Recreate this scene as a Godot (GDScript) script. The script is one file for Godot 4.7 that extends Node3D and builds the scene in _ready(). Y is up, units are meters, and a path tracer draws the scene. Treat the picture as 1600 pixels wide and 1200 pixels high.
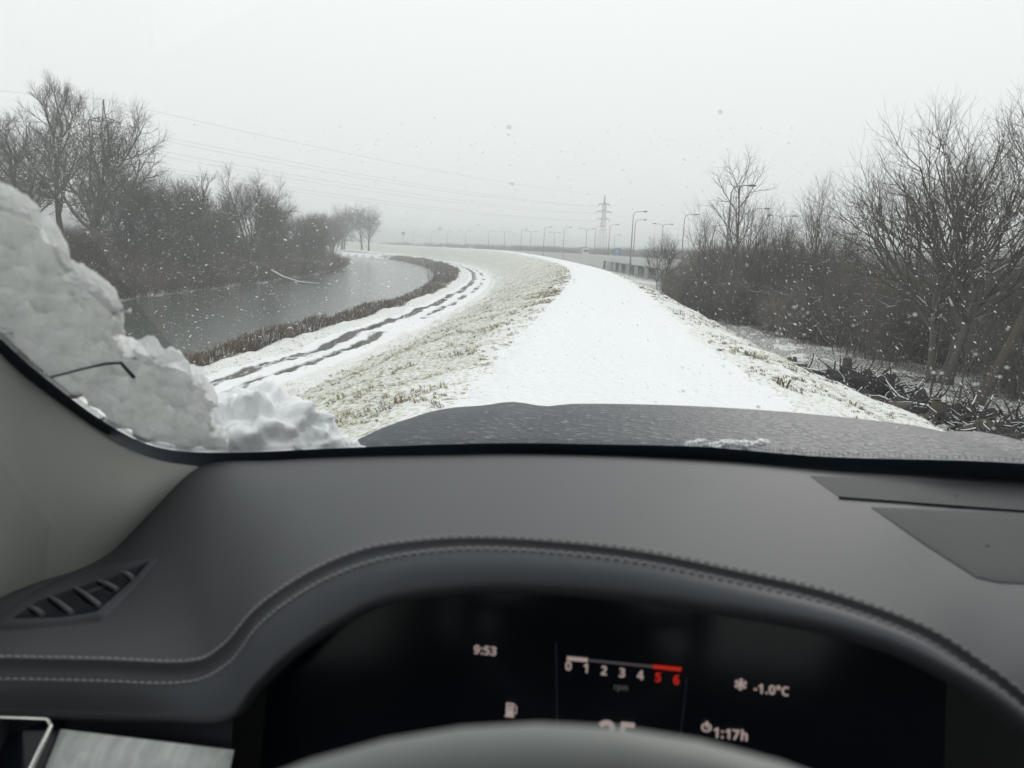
extends Node3D
# A snowy dyke road by a river, seen from the driver's seat of a car. x right, y up, the road runs towards -z; the road surface is y = 0.

class Buf:
	var v := PackedVector3Array()
	var n := PackedVector3Array()
	var c := PackedColorArray()
	var uv := PackedVector2Array()
	var ix := PackedInt32Array()
	func stick(p0: Vector3, p1: Vector3, r0: float, r1: float, sides := 3) -> void:
		var d := (p1 - p0).normalized()
		var a := d.cross(Vector3.UP if absf(d.y) < 0.95 else Vector3.RIGHT).normalized()
		var b := d.cross(a)
		var o := v.size()
		for k in sides:
			var w := TAU * k / sides
			var e := a * cos(w) + b * sin(w)
			v.append(p0 + e * r0); n.append(e); v.append(p1 + e * r1); n.append(e)
		for k in sides:
			var i := o + 2 * k
			var j := o + 2 * ((k + 1) % sides)
			ix.append_array(PackedInt32Array([i, i + 1, j, j, i + 1, j + 1]))
	func tube(p: PackedVector3Array, r: PackedFloat32Array, sides := 6, capped := true) -> void:
		var o := v.size()
		var m := p.size()
		var a := Vector3.ZERO
		for i in m:
			var d := (p[mini(i + 1, m - 1)] - p[maxi(i - 1, 0)]).normalized()
			if i == 0:
				a = d.cross(Vector3.UP if absf(d.y) < 0.9 else Vector3.RIGHT).normalized()
			else:
				a = (a - d * a.dot(d)).normalized()
			var b := d.cross(a)
			for k in sides:
				var w := TAU * k / sides
				var e := a * cos(w) + b * sin(w)
				v.append(p[i] + e * r[i]); n.append(e)
		for i in m - 1:
			for k in sides:
				var q := o + i * sides + k
				var s := o + i * sides + (k + 1) % sides
				ix.append_array(PackedInt32Array([q, q + sides, s, s, q + sides, s + sides]))
		if capped:
			for end in 2:
				var base := o if end == 0 else o + (m - 1) * sides
				var at := v.size()
				var d2 := (p[0] - p[1]).normalized() if end == 0 else (p[m - 1] - p[m - 2]).normalized()
				for k in sides:
					v.append(v[base + k]); n.append(d2)
				for k in range(1, sides - 1):
					if end == 0:
						ix.append_array(PackedInt32Array([at, at + k, at + k + 1]))
					else:
						ix.append_array(PackedInt32Array([at, at + k + 1, at + k]))
	func tri(p0: Vector3, p1: Vector3, p2: Vector3) -> void:
		var e := (p2 - p0).cross(p1 - p0).normalized()
		var o := v.size()
		v.append_array(PackedVector3Array([p0, p1, p2])); n.append_array(PackedVector3Array([e, e, e]))
		ix.append_array(PackedInt32Array([o, o + 1, o + 2]))
	func quad(p0: Vector3, p1: Vector3, p2: Vector3, p3: Vector3) -> void:
		tri(p0, p1, p2); tri(p0, p2, p3)
	func box(at: Vector3, size: Vector3, turn := Basis()) -> void:
		var h := size / 2.0
		var q := []
		for i in 8:
			q.append(at + turn * Vector3(h.x if i & 1 else -h.x, h.y if i & 2 else -h.y, h.z if i & 4 else -h.z))
		quad(q[0], q[2], q[3], q[1]); quad(q[4], q[5], q[7], q[6]); quad(q[0], q[4], q[6], q[2])
		quad(q[1], q[3], q[7], q[5]); quad(q[2], q[6], q[7], q[3]); quad(q[0], q[1], q[5], q[4])
	func grid(p: Array, closed := false) -> void:      # rows of PackedVector3Array, smooth
		var o := v.size()
		var m := p.size()
		var k: int = p[0].size()
		for i in m:
			for j in k:
				var du: Vector3 = p[mini(i + 1, m - 1)][j] - p[maxi(i - 1, 0)][j]
				var dv: Vector3 = p[i][(j + 1) % k if closed else mini(j + 1, k - 1)] - p[i][(j + k - 1) % k if closed else maxi(j - 1, 0)]
				v.append(p[i][j]); n.append(dv.cross(du).normalized())
				uv.append(Vector2(float(j) / (k - 1), float(i) / (m - 1)))
		for i in m - 1:
			for j in (k if closed else k - 1):
				var a := o + i * k + j
				var b := o + i * k + (j + 1) % k
				ix.append_array(PackedInt32Array([a, a + k, b, b, a + k, b + k]))
	func mesh() -> ArrayMesh:
		var am := ArrayMesh.new()
		add_to(am, null)
		return am
	func add_to(am: ArrayMesh, m: Material) -> void:
		if ix.is_empty():
			return
		var arr := []
		arr.resize(Mesh.ARRAY_MAX)
		arr[Mesh.ARRAY_VERTEX] = v
		arr[Mesh.ARRAY_NORMAL] = n
		arr[Mesh.ARRAY_INDEX] = ix
		if c.size() == v.size():
			arr[Mesh.ARRAY_COLOR] = c
		if uv.size() == v.size():
			arr[Mesh.ARRAY_TEX_UV] = uv
		am.add_surface_from_arrays(Mesh.PRIMITIVE_TRIANGLES, arr)
		if m:
			am.surface_set_material(am.get_surface_count() - 1, m)

var mats := {}
var used_names := {}
var noise := FastNoiseLite.new()
var rough := FastNoiseLite.new()
var soft := FastNoiseLite.new()

func lin(r: float, g: float, b: float) -> Color:
	return Color(r, g, b).linear_to_srgb()

func mat(key: String, color: Color, roughness := 0.8, metallic := 0.0) -> StandardMaterial3D:
	var m := StandardMaterial3D.new()
	m.resource_name = key
	m.albedo_color = color
	m.roughness = roughness
	m.metallic = metallic
	m.metallic_specular = 0.35
	mats[key] = m
	return m

func numbered(called: String) -> String:
	var k: int = used_names.get(called, -1) + 1
	used_names[called] = k
	return called if k == 0 else "%s_%03d" % [called, k]

func tag(o: Node, label: String, category := "", group := "", kind := "") -> Node:
	o.set_meta("label", label)
	if category:
		o.set_meta("category", category)
	if group:
		o.set_meta("group", group)
	if kind:
		o.set_meta("kind", kind)
	return o

func thing(called: String, label: String, category: String, at := Vector3.ZERO, turn := 0.0, group := "") -> Node3D:
	var o := Node3D.new()
	o.name = numbered(called)
	add_child(o)
	o.position = at
	o.rotation.y = turn
	tag(o, label, category, group)
	return o

func obj(called: String, m: Mesh, material: Material, parent: Node = null) -> MeshInstance3D:
	var o := MeshInstance3D.new()
	o.mesh = m
	if material:
		o.material_override = material
	if parent == null or parent == self:
		o.name = numbered(called)
		add_child(o)
	else:
		o.name = called
		parent.add_child(o, true)
	return o

func structure(called: String, m: Mesh, material: Material, label: String) -> MeshInstance3D:
	var o := obj(called, m, material)
	tag(o, label, called, "", "structure")
	return o

func copy(o: Node3D, label := "") -> Node3D:
	var base := String(o.name)
	var c: Node3D = o.duplicate()
	var cut := RegEx.create_from_string("_\\d{3}$")
	c.name = numbered(cut.sub(base, ""))
	add_child(c)
	if label:
		c.set_meta("label", label)
	return c

func cat(p: Array, u: float) -> Vector3:
	var m := p.size() - 1
	u = clampf(u, 0.0, 1.0) * m
	var i := mini(int(u), m - 1)
	var t := u - i
	var a: Vector3 = p[maxi(i - 1, 0)]
	var b: Vector3 = p[i]
	var c: Vector3 = p[i + 1]
	var d: Vector3 = p[mini(i + 2, m)]
	return 0.5 * ((2 * b) + (c - a) * t + (2 * a - 5 * b + 4 * c - d) * t * t + (3 * b - a - 3 * c + d) * t * t * t)

func cells(size: int, freq: float, seed_: int, ramp: Array, offsets: Array, octaves := 4, kind := FastNoiseLite.TYPE_SIMPLEX_SMOOTH) -> NoiseTexture2D:
	var f := FastNoiseLite.new()
	f.seed = seed_
	f.frequency = freq
	f.noise_type = kind
	f.fractal_octaves = octaves
	var t := NoiseTexture2D.new()
	t.width = size
	t.height = size
	t.seamless = true
	t.noise = f
	var g := Gradient.new()
	g.offsets = PackedFloat32Array(offsets)
	g.colors = PackedColorArray(ramp)
	t.color_ramp = g
	return t

# ---------------------------------------------------------------- the lie of the land
func road_x(s: float) -> float:
	var t := maxf(0.0, s - 30.0)
	if t < 300.0:
		return 0.37 - 0.00075 * t * t
	return 0.37 - 67.5 - 0.45 * (t - 300.0)

const PX := [-900.0, -120.0, -62.0, -52.0, -46.5, -44.5, -40.0, -25.0, -20.5, -18.0, -16.5, -10.2, -3.0, -2.0, -1.2, 0.0, 1.2, 2.0, 2.8, 5.0, 7.6, 9.5, 14.0, 40.0, 900.0]
const PH := [-2.0, -2.0, -2.4, -3.4, -4.6, -5.1, -6.5, -6.5, -5.3, -4.3, -3.75, -3.5, -0.42, -0.1, -0.03, 0.0, -0.03, -0.1, -0.28, -0.98, -2.25, -2.45, -2.5, -2.6, -2.6]

func land(x: float, z: float) -> float:
	var s := -z
	var q := x - road_x(s)
	var i := 0
	while i < PX.size() - 2 and q > PX[i + 1]:
		i += 1
	var t: float = clampf((q - PX[i]) / (PX[i + 1] - PX[i]), 0.0, 1.0)
	t = lerpf(t, smoothstep(0.0, 1.0, t), 0.35)
	var h: float = lerpf(PH[i], PH[i + 1], t)
	var far := smoothstep(98.0, 250.0, s)
	if q > -11.0 and q < 9.0:
		h += 1.1 * far * smoothstep(-11.0, -3.0, q) * (1.0 - smoothstep(3.0, 9.0, q))
	if q > 4.0:
		h -= 1.2 * smoothstep(60.0, 190.0, s) * smoothstep(4.0, 10.0, q)
	if q > 2.4 and q < 9.0:
		h -= 0.42 * smoothstep(14.0, 24.0, s) * smoothstep(2.4, 5.2, q) * (1.0 - smoothstep(6.0, 9.0, q))
	var away := smoothstep(1.6, 4.5, absf(q))
	var w := noise.get_noise_2d(x * 3.0, z * 3.0) * 0.16 + noise.get_noise_2d(x * 14.0, z * 14.0) * 0.05
	return h + w * away + noise.get_noise_2d(x * 0.7, z * 0.7) * 0.25 * smoothstep(9.0, 14.0, absf(q))

func smooth_rand(rng: RandomNumberGenerator) -> Vector3:
	return Vector3(rng.randf_range(-1, 1), rng.randf_range(-1, 1), rng.randf_range(-1, 1))

# ---------------------------------------------------------------- bare trees and bushes
# sp: stems, len[], rad[], kids[], angle[], start[], rise[], wob[], segs[]; one entry for each level
func grow(seed_: int, sp: Dictionary) -> Array:
	var rng := RandomNumberGenerator.new()
	rng.seed = seed_
	var trunk := Buf.new()
	var crown := Buf.new()
	var snow := Buf.new()
	var last: int = sp.len.size() - 1
	var stack := []
	for k in int(sp.get("stems", 1)):
		var lean: float = sp.get("lean", 0.05)
		var az := TAU * k / float(sp.get("stems", 1)) + rng.randf_range(-0.5, 0.5)
		var dir: Vector3 = Vector3(cos(az) * lean * rng.randf_range(0.5, 1.2), 1.0, sin(az) * lean * rng.randf_range(0.5, 1.2)) + sp.get("tilt", Vector3.ZERO)
		var spread: float = sp.get("foot", 0.0)
		stack.append([Vector3(cos(az), 0, sin(az)) * spread * rng.randf_range(0.3, 1.0) - Vector3(0, 0.15, 0), dir.normalized(), sp.len[0] * rng.randf_range(0.85, 1.1) if k else sp.len[0], sp.rad[0] * (rng.randf_range(0.6, 0.9) if k else 1.0), 0])
	while not stack.is_empty():
		var it: Array = stack.pop_back()
		var pos: Vector3 = it[0]
		var dir: Vector3 = it[1]
		var length: float = it[2]
		var r: float = it[3]
		var lv: int = it[4]
		var segs: int = sp.segs[lv]
		var step := length / segs
		var pts := PackedVector3Array([pos])
		var rad := PackedFloat32Array([r * (1.25 if lv == 0 else 1.0)])
		var tip: float = 0.3 if lv < last else 0.45
		var dirs := [dir]
		for i in segs:
			dir = (dir + smooth_rand(rng) * sp.wob[lv] + Vector3(0, sp.rise[lv], 0)).normalized()
			pos += dir * step
			pts.append(pos)
			rad.append(r * lerpf(1.0, tip, float(i + 1) / segs))
			dirs.append(dir)
		var b: Buf = trunk if lv == 0 else crown
		if lv == 0:
			b.tube(pts, rad, 8)
		elif lv == 1:
			b.tube(pts, rad, 5)
		else:
			for i in segs:
				b.stick(pts[i], pts[i + 1], rad[i], rad[i + 1], 3)
		var share: float = sp.get("snow", 0.0)
		if share > 0.0 and lv >= 1:
			for i in segs:
				if absf(dirs[i + 1].y) < 0.75 and rng.randf() < share:
					var thick := maxf(0.35 * rad[i], 0.005)
					snow.stick(pts[i] + Vector3(0, rad[i] * 0.95, 0), pts[i + 1] + Vector3(0, rad[i + 1] * 0.95, 0), thick + rad[i] * 0.35, thick * 0.7 + rad[i + 1] * 0.3, 4)
		if lv < last:
			var kids: int = sp.kids[lv]
			var turn := rng.randf() * TAU
			for k in kids:
				var t: float = lerpf(sp.start[lv], 1.0, (k + rng.randf_range(0.2, 0.9)) / kids)
				var at := t * segs
				var i := mini(int(at), segs - 1)
				var from := pts[i].lerp(pts[i + 1], at - i)
				var d: Vector3 = dirs[i + 1]
				turn += 2.4 + rng.randf_range(-0.5, 0.5)
				var side := d.cross(Vector3.UP if absf(d.y) < 0.95 else Vector3.RIGHT).normalized()
				var out := side.rotated(d, turn)
				var ang: float = deg_to_rad(sp.angle[lv]) * rng.randf_range(0.7, 1.3) * lerpf(1.15, 0.75, t)
				var cd := (d * cos(ang) + out * sin(ang)).normalized()
				var cl: float = sp.len[lv + 1] * rng.randf_range(0.65, 1.2) * lerpf(1.1, 0.6, (t - sp.start[lv]) / maxf(0.01, 1.0 - sp.start[lv]))
				var cr: float = minf(sp.rad[lv + 1] * rng.randf_range(0.75, 1.2), lerpf(rad[i], rad[i + 1], at - i) * 0.8)
				stack.append([from, cd, cl, cr, lv + 1])
	return [trunk, crown, snow]

func tree(called: String, label: String, group: String, parts: Array, at: Vector3, bark: Material, twig: Material, turn := 0.0, size := Vector3.ONE) -> Node3D:
	var t := thing(called, label, "tree" if called.ends_with("tree") or called.ends_with("sapling") else "shrub", at, turn, group)
	t.scale = size
	obj("trunk", parts[0].mesh(), bark, t)
	obj("crown", parts[1].mesh(), twig, t)
	if not parts[2].ix.is_empty():
		var s := obj("snow_on_branches", parts[2].mesh(), mats.snow, t)
		s.set_meta("kind", "stuff")
	return t

func scatter(called: String, m: Mesh, material: Material, places: Array, colors: Array, parent: Node = null) -> MultiMeshInstance3D:
	var mm := MultiMesh.new()
	mm.transform_format = MultiMesh.TRANSFORM_3D
	mm.use_colors = not colors.is_empty()
	mm.mesh = m
	mm.instance_count = places.size()
	for i in places.size():
		mm.set_instance_transform(i, places[i])
		if not colors.is_empty():
			mm.set_instance_color(i, colors[i])
	var o := MultiMeshInstance3D.new()
	o.multimesh = mm
	o.material_override = material
	if parent == null:
		o.name = numbered(called)
		add_child(o)
	else:
		o.name = called
		parent.add_child(o, true)
	return o

# ---------------------------------------------------------------- setting
func rows_ahead(from: float, to: float, least: float, growth: float) -> PackedFloat32Array:
	var a := PackedFloat32Array()
	var s := from
	while s < to:
		a.append(s)
		s += maxf(least, absf(s) * growth)
	a.append(to)
	return a

func build_ground() -> void:
	var ss := PackedFloat32Array([-120.0, -60.0, -30.0, -16.0, -8.0, -4.0, 0.0, 2.0, 3.5])
	ss.append_array(rows_ahead(4.5, 1250.0, 0.07, 0.0125))
	var qs := PackedFloat32Array([-900.0, -640.0, -460.0, -330.0, -240.0, -180.0, -140.0, -110.0, -90.0, -78.0, -70.0])
	var q := -66.0
	while q < 900.0:
		qs.append(q)
		if q < -46.5: q += 1.5
		elif q < -44.0: q += 0.25
		elif q < -24.0: q += 2.0
		elif q < -16.0: q += 0.25
		elif q < -10.4: q += 0.2
		elif q < 9.0: q += 0.11
		elif q < 20.0: q += 0.35
		else: q += (q - 18.0) * 0.35
	qs.append(900.0)
	var rows := ss.size()
	var cols := qs.size()
	var pos := PackedVector3Array()
	pos.resize(rows * cols)
	for i in rows:
		var cx := road_x(ss[i])
		for j in cols:
			var x := cx + qs[j]
			pos[i * cols + j] = Vector3(x, land(x, -ss[i]), -ss[i])
	var nor := PackedVector3Array()
	nor.resize(rows * cols)
	for i in rows:
		for j in cols:
			var du := pos[mini(i + 1, rows - 1) * cols + j] - pos[maxi(i - 1, 0) * cols + j]
			var dv := pos[i * cols + mini(j + 1, cols - 1)] - pos[i * cols + maxi(j - 1, 0)]
			nor[i * cols + j] = dv.cross(du).normalized()
	var bufs := [Buf.new(), Buf.new(), Buf.new(), Buf.new()]
	var remap := []
	for k in 4:
		var r := PackedInt32Array()
		r.resize(rows * cols)
		r.fill(-1)
		remap.append(r)
	for i in rows - 1:
		for j in cols - 1:
			var qq := (qs[j] + qs[j + 1]) * 0.5
			var p := pos[i * cols + j]
			var w := noise.get_noise_2d(p.x * 5.0, p.z * 5.0) + 0.5 * noise.get_noise_2d(p.x * 23.0, p.z * 23.0)
			var zone := 1
			if qq > -1.75 + w * 0.3 and qq < 1.75 + w * 0.3:
				zone = 0
			elif qq > -9.6 + w * 2.5 and qq < -2.3 + w * 0.9:
				zone = 2
			elif qq > 2.3 + w * 0.6 and qq < 7.2 + w * 1.5:
				zone = 1 if w < 0.1 else 2
			elif qq >= 7.2 + w * 1.5 and ss[i] < 130.0:
				zone = 3 if w < 0.25 else 1
			elif qq < -43.0 and qq > -75.0 and ss[i] < 220.0:
				zone = 3 if w < 0.2 or qq > -48.0 else 1
			elif qq < -16.4:
				zone = 3
				if qq < -75.0: zone = 1
			var b: Buf = bufs[zone]
			var r: PackedInt32Array = remap[zone]
			var four := [i * cols + j, i * cols + j + 1, (i + 1) * cols + j, (i + 1) * cols + j + 1]
			var id := PackedInt32Array()
			for f in four:
				if r[f] < 0:
					r[f] = b.v.size()
					b.v.append(pos[f]); b.n.append(nor[f])
				id.append(r[f])
			remap[zone] = r
			b.ix.append_array(PackedInt32Array([id[0], id[2], id[1], id[1], id[2], id[3]]))
	var am := ArrayMesh.new()
	var zones := [mats.snow, mats.snow_thin, mats.snow_grass, mats.litter]
	for k in 4:
		bufs[k].add_to(am, zones[k])
	structure("ground", am, null, "snow-covered dyke slopes and flat river bench with grass showing through")

func build_road() -> void:
	var ss := rows_ahead(1.0, 420.0, 0.09, 0.014)
	var p := []
	for s in ss:
		var cx := road_x(s)
		var row := PackedVector3Array()
		var el := -1.72 + 0.22 * noise.get_noise_2d(s * 6.0, 3.0) + 0.16 * noise.get_noise_2d(s * 30.0, 9.0)
		var er := 1.66 + 0.22 * noise.get_noise_2d(s * 6.0, 53.0) + 0.16 * noise.get_noise_2d(s * 30.0, 99.0)
		for j in 25:
			var t := j / 24.0
			var q := lerpf(el, er, t)
			var edge := minf(t, 1.0 - t) * 24.0
			var y := land(cx + q, -s) + (-0.06 if edge < 0.5 else 0.012 if edge < 1.5 else 0.035) + 0.012 * noise.get_noise_2d(q * 12.0, s * 4.0)
			y -= 0.02 * exp(-pow((absf(q) - 0.75) / 0.13, 2.0))
			row.append(Vector3(cx + q, y, -s))
		p.append(row)
	var b := Buf.new()
	b.grid(p)
	b.uv.clear()
	structure("road", b.mesh(), mats.snow, "narrow road on top of the dyke under smooth fresh snow")

func build_track() -> void:
	var ss := rows_ahead(6.0, 330.0, 0.12, 0.010)
	var p := []
	var b := Buf.new()
	for s in ss:
		var cx := road_x(s)
		var row := PackedVector3Array()
		for j in 79:
			var t := j / 78.0
			var q := lerpf(-14.75, -10.85, t)
			var edge := minf(t, 1.0 - t) * 78.0
			var y := land(cx + q, -s) + (-0.07 if edge < 0.5 else 0.03 if edge < 1.5 else 0.06 if edge < 2.5 else 0.09)
			var n1 := noise.get_noise_2d(s * 2.2, q * 6.0)
			var n2 := noise.get_noise_2d(s * 9.0, q * 26.0 + 70.0) + 0.8 * noise.get_noise_2d(s * 34.0, q * 80.0 + 170.0)
			var wander := 0.16 * noise.get_noise_2d(s * 0.6, 200.0) + 0.05 * noise.get_noise_2d(s * 4.0, 260.0)
			var a := exp(-pow((q + 13.45 + wander) / 0.40, 2.0)) * (0.92 + 0.5 * (noise.get_noise_2d(s * 0.45, 400.0) + 0.5 * noise.get_noise_2d(s * 3.0, 430.0))) + exp(-pow((q + 13.8 + wander) / 0.11, 2.0)) * 0.7
			var c := exp(-pow((q + 12.0 + wander) / 0.32, 2.0)) * (0.42 + 1.3 * (noise.get_noise_2d(s * 0.7 + 31.0, 700.0) + 0.5 * noise.get_noise_2d(s * 4.0, 730.0)))
			var m := clampf((maxf(a, c) + 0.30 * n1 + 0.40 * n2 - 0.33) * 2.3, 0.0, 1.0)
			if edge < 3.0: m = 0.0
			y -= 0.045 * m + 0.015 * exp(-pow((q + 13.5) / 0.4, 2.0))
			row.append(Vector3(cx + q, y, -s))
			var mud := Color(0.05, 0.046, 0.041).lerp(Color(0.115, 0.112, 0.105), clampf(0.5 + n1 * 1.5, 0.0, 1.0))
			b.c.append(Color(0.71, 0.72, 0.73).lerp(mud, m))
		p.append(row)
	b.grid(p)
	b.uv.clear()
	structure("track", b.mesh(), mats.track, "lower riverside track with two dark muddy wheel ruts in snow")

func build_water() -> void:
	var p := []
	for s in rows_ahead(-60.0, 520.0, 4.0, 0.03):
		var row := PackedVector3Array()
		for j in 14:
			row.append(Vector3(road_x(s) + lerpf(-52.0, -17.5, j / 13.0), -5.0, -s))
		p.append(row)
	var b := Buf.new()
	b.grid(p)
	b.uv.clear()
	structure("river", b.mesh(), mats.water, "grey-green river bending away between reedy banks")

func make_materials() -> void:
	var white := lin(0.71, 0.72, 0.73)
	var snow := mat("snow", white, 0.9)
	snow.heightmap_enabled = true
	snow.heightmap_texture = cells(512, 0.02, 5, [Color.BLACK, Color.WHITE], [0.2, 0.8], 5)
	snow.heightmap_scale = 1.5
	snow.uv1_triplanar = true
	snow.uv1_world_triplanar = true
	snow.uv1_scale = Vector3(0.6, 0.6, 0.6)
	for d in [["snow_thin", 0.30, 0.42, 1.6, 41, 0.055], ["snow_grass", 0.40, 0.56, 3.0, 42, 0.045]]:
		var m := mat(d[0], Color.WHITE, 0.95)
		var grassy: bool = d[0] == "snow_grass"
		m.albedo_texture = cells(1024, d[5], d[4], [lin(0.13, 0.12, 0.065), lin(0.30, 0.28, 0.16), lin(0.52, 0.52, 0.42), white, white], [0.0, d[1] - 0.08, d[1] + 0.02, d[2], 1.0], 5)
		m.heightmap_enabled = true
		m.heightmap_texture = cells(1024, d[5], d[4], [Color.BLACK, Color.WHITE], [0.2, 0.75], 5)
		m.heightmap_scale = d[3]
		m.uv1_triplanar = true
		m.uv1_world_triplanar = true
		m.uv1_scale = Vector3(0.21, 0.21, 0.21) if grassy else Vector3(0.17, 0.17, 0.17)
	var li := mat("litter", Color.WHITE, 0.95)
	li.albedo_texture = cells(1024, 0.04, 77, [lin(0.05, 0.042, 0.033), lin(0.12, 0.095, 0.07), lin(0.22, 0.20, 0.17), white, white], [0.0, 0.4, 0.50, 0.58, 1.0], 5)
	li.uv1_triplanar = true
	li.uv1_world_triplanar = true
	li.uv1_scale = Vector3(0.2, 0.2, 0.2)
	li.heightmap_enabled = true
	li.heightmap_texture = cells(1024, 0.04, 77, [Color.BLACK, Color.WHITE], [0.2, 0.8], 5)
	li.heightmap_scale = 3.0
	var tr := mat("track", Color.WHITE, 0.85)
	tr.vertex_color_use_as_albedo = true
	var wa := mat("water", lin(0.075, 0.085, 0.078), 0.12)
	wa.metallic_specular = 0.5
	wa.normal_enabled = true
	var wn := cells(512, 0.03, 12, [Color.BLACK, Color.WHITE], [0.0, 1.0], 4)
	wn.as_normal_map = true
	wn.bump_strength = 4.0
	wa.normal_texture = wn
	wa.normal_scale = 0.5
	wa.uv1_triplanar = true
	wa.uv1_world_triplanar = true
	wa.uv1_scale = Vector3(0.25, 0.25, 0.25)
	mat("bark", lin(0.115, 0.102, 0.09), 0.95)
	mat("bark_red", lin(0.085, 0.07, 0.058), 0.95)
	mat("twig", lin(0.10, 0.088, 0.078), 0.95)
	var tw := mat("twig_tinted", Color.WHITE, 0.95)
	tw.vertex_color_use_as_albedo = true
	var gr := mat("grass", Color.WHITE, 0.9)
	gr.vertex_color_use_as_albedo = true
	gr.backlight_enabled = true
	gr.backlight = Color(0.3, 0.3, 0.2)
const DASH_BASE := [Vector3(-0.618, 1.131, -0.620), Vector3(-0.571, 1.145, -0.660), Vector3(-0.523, 1.150, -0.740), Vector3(-0.499, 1.184, -0.800), Vector3(-0.466, 1.225, -0.855), Vector3(-0.381, 1.231, -0.885), Vector3(-0.284, 1.236, -0.912), Vector3(-0.175, 1.240, -0.937), Vector3(-0.095, 1.243, -0.955), Vector3(0.003, 1.244, -0.972), Vector3(0.103, 1.244, -0.985), Vector3(0.193, 1.243, -0.992), Vector3(0.315, 1.239, -0.997), Vector3(0.410, 1.241, -0.998), Vector3(0.471, 1.241, -0.997), Vector3(0.545, 1.243, -0.993), Vector3(0.678, 1.249, -0.970), Vector3(0.856, 1.260, -0.900)]
const DASH_CREST := [Vector3(-0.589, 1.136, -0.590), Vector3(-0.537, 1.147, -0.620), Vector3(-0.482, 1.145, -0.680), Vector3(-0.434, 1.178, -0.710), Vector3(-0.385, 1.217, -0.730), Vector3(-0.317, 1.238, -0.750), Vector3(-0.238, 1.250, -0.765), Vector3(-0.158, 1.260, -0.775), Vector3(-0.090, 1.266, -0.780), Vector3(-0.016, 1.271, -0.785), Vector3(0.064, 1.273, -0.790), Vector3(0.143, 1.273, -0.790), Vector3(0.233, 1.267, -0.790), Vector3(0.313, 1.260, -0.780), Vector3(0.360, 1.251, -0.760), Vector3(0.415, 1.247, -0.740), Vector3(0.503, 1.241, -0.700), Vector3(0.629, 1.235, -0.640)]
const DASH_SEAM := [Vector3(-0.522, 1.155, -0.520), Vector3(-0.463, 1.155, -0.530), Vector3(-0.386, 1.156, -0.540), Vector3(-0.309, 1.162, -0.540), Vector3(-0.274, 1.184, -0.530), Vector3(-0.238, 1.227, -0.515), Vector3(-0.195, 1.263, -0.505), Vector3(-0.155, 1.286, -0.500), Vector3(-0.119, 1.296, -0.500), Vector3(-0.074, 1.303, -0.500), Vector3(-0.021, 1.305, -0.500), Vector3(0.040, 1.303, -0.500), Vector3(0.103, 1.297, -0.495), Vector3(0.164, 1.289, -0.490), Vector3(0.217, 1.277, -0.480), Vector3(0.249, 1.262, -0.470), Vector3(0.272, 1.248, -0.460), Vector3(0.315, 1.215, -0.450)]
const DASH_SEAM_LOW := [Vector3(-0.519, 1.142, -0.516), Vector3(-0.461, 1.142, -0.526), Vector3(-0.384, 1.143, -0.536), Vector3(-0.306, 1.150, -0.536), Vector3(-0.264, 1.179, -0.523), Vector3(-0.230, 1.224, -0.507), Vector3(-0.189, 1.260, -0.497), Vector3(-0.151, 1.282, -0.492), Vector3(-0.115, 1.293, -0.492), Vector3(-0.072, 1.300, -0.492), Vector3(-0.020, 1.302, -0.492), Vector3(0.039, 1.300, -0.492), Vector3(0.100, 1.294, -0.487), Vector3(0.160, 1.286, -0.482), Vector3(0.211, 1.274, -0.472), Vector3(0.242, 1.259, -0.463), Vector3(0.264, 1.246, -0.455), Vector3(0.303, 1.215, -0.445)]
const DASH_LIP := [Vector3(-0.520, 1.118, -0.515), Vector3(-0.462, 1.114, -0.525), Vector3(-0.402, 1.111, -0.535), Vector3(-0.327, 1.121, -0.530), Vector3(-0.257, 1.150, -0.500), Vector3(-0.223, 1.192, -0.480), Vector3(-0.196, 1.222, -0.472), Vector3(-0.163, 1.249, -0.470), Vector3(-0.128, 1.270, -0.470), Vector3(-0.077, 1.283, -0.470), Vector3(-0.026, 1.288, -0.470), Vector3(0.031, 1.288, -0.470), Vector3(0.087, 1.287, -0.465), Vector3(0.145, 1.284, -0.460), Vector3(0.189, 1.277, -0.455), Vector3(0.220, 1.268, -0.447), Vector3(0.247, 1.255, -0.440), Vector3(0.291, 1.223, -0.435)]
const VENT_FRAME := [Vector2(0.0529, 0.7112), Vector2(0.0546, 0.6900), Vector2(0.0563, 0.6688), Vector2(0.0580, 0.6474), Vector2(0.0597, 0.6256), Vector2(0.0636, 0.5845), Vector2(0.0673, 0.5387), Vector2(0.0708, 0.4833), Vector2(0.0743, 0.4208), Vector2(0.0797, 0.3692), Vector2(0.0851, 0.3171), Vector2(0.0905, 0.2662), Vector2(0.0960, 0.2183), Vector2(0.1029, 0.2240), Vector2(0.1104, 0.2396), Vector2(0.1190, 0.2702), Vector2(0.1288, 0.3190), Vector2(0.1409, 0.3980), Vector2(0.1530, 0.4670), Vector2(0.1648, 0.5193), Vector2(0.1763, 0.5544), Vector2(0.1715, 0.5668), Vector2(0.1667, 0.5789), Vector2(0.1620, 0.5912), Vector2(0.1575, 0.6039), Vector2(0.1474, 0.6272), Vector2(0.1382, 0.6565), Vector2(0.1298, 0.6926), Vector2(0.1222, 0.7352), Vector2(0.1132, 0.7298), Vector2(0.1049, 0.7275), Vector2(0.0971, 0.7276), Vector2(0.0896, 0.7294), Vector2(0.0809, 0.7270), Vector2(0.0721, 0.7243), Vector2(0.0628, 0.7198)]
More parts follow.
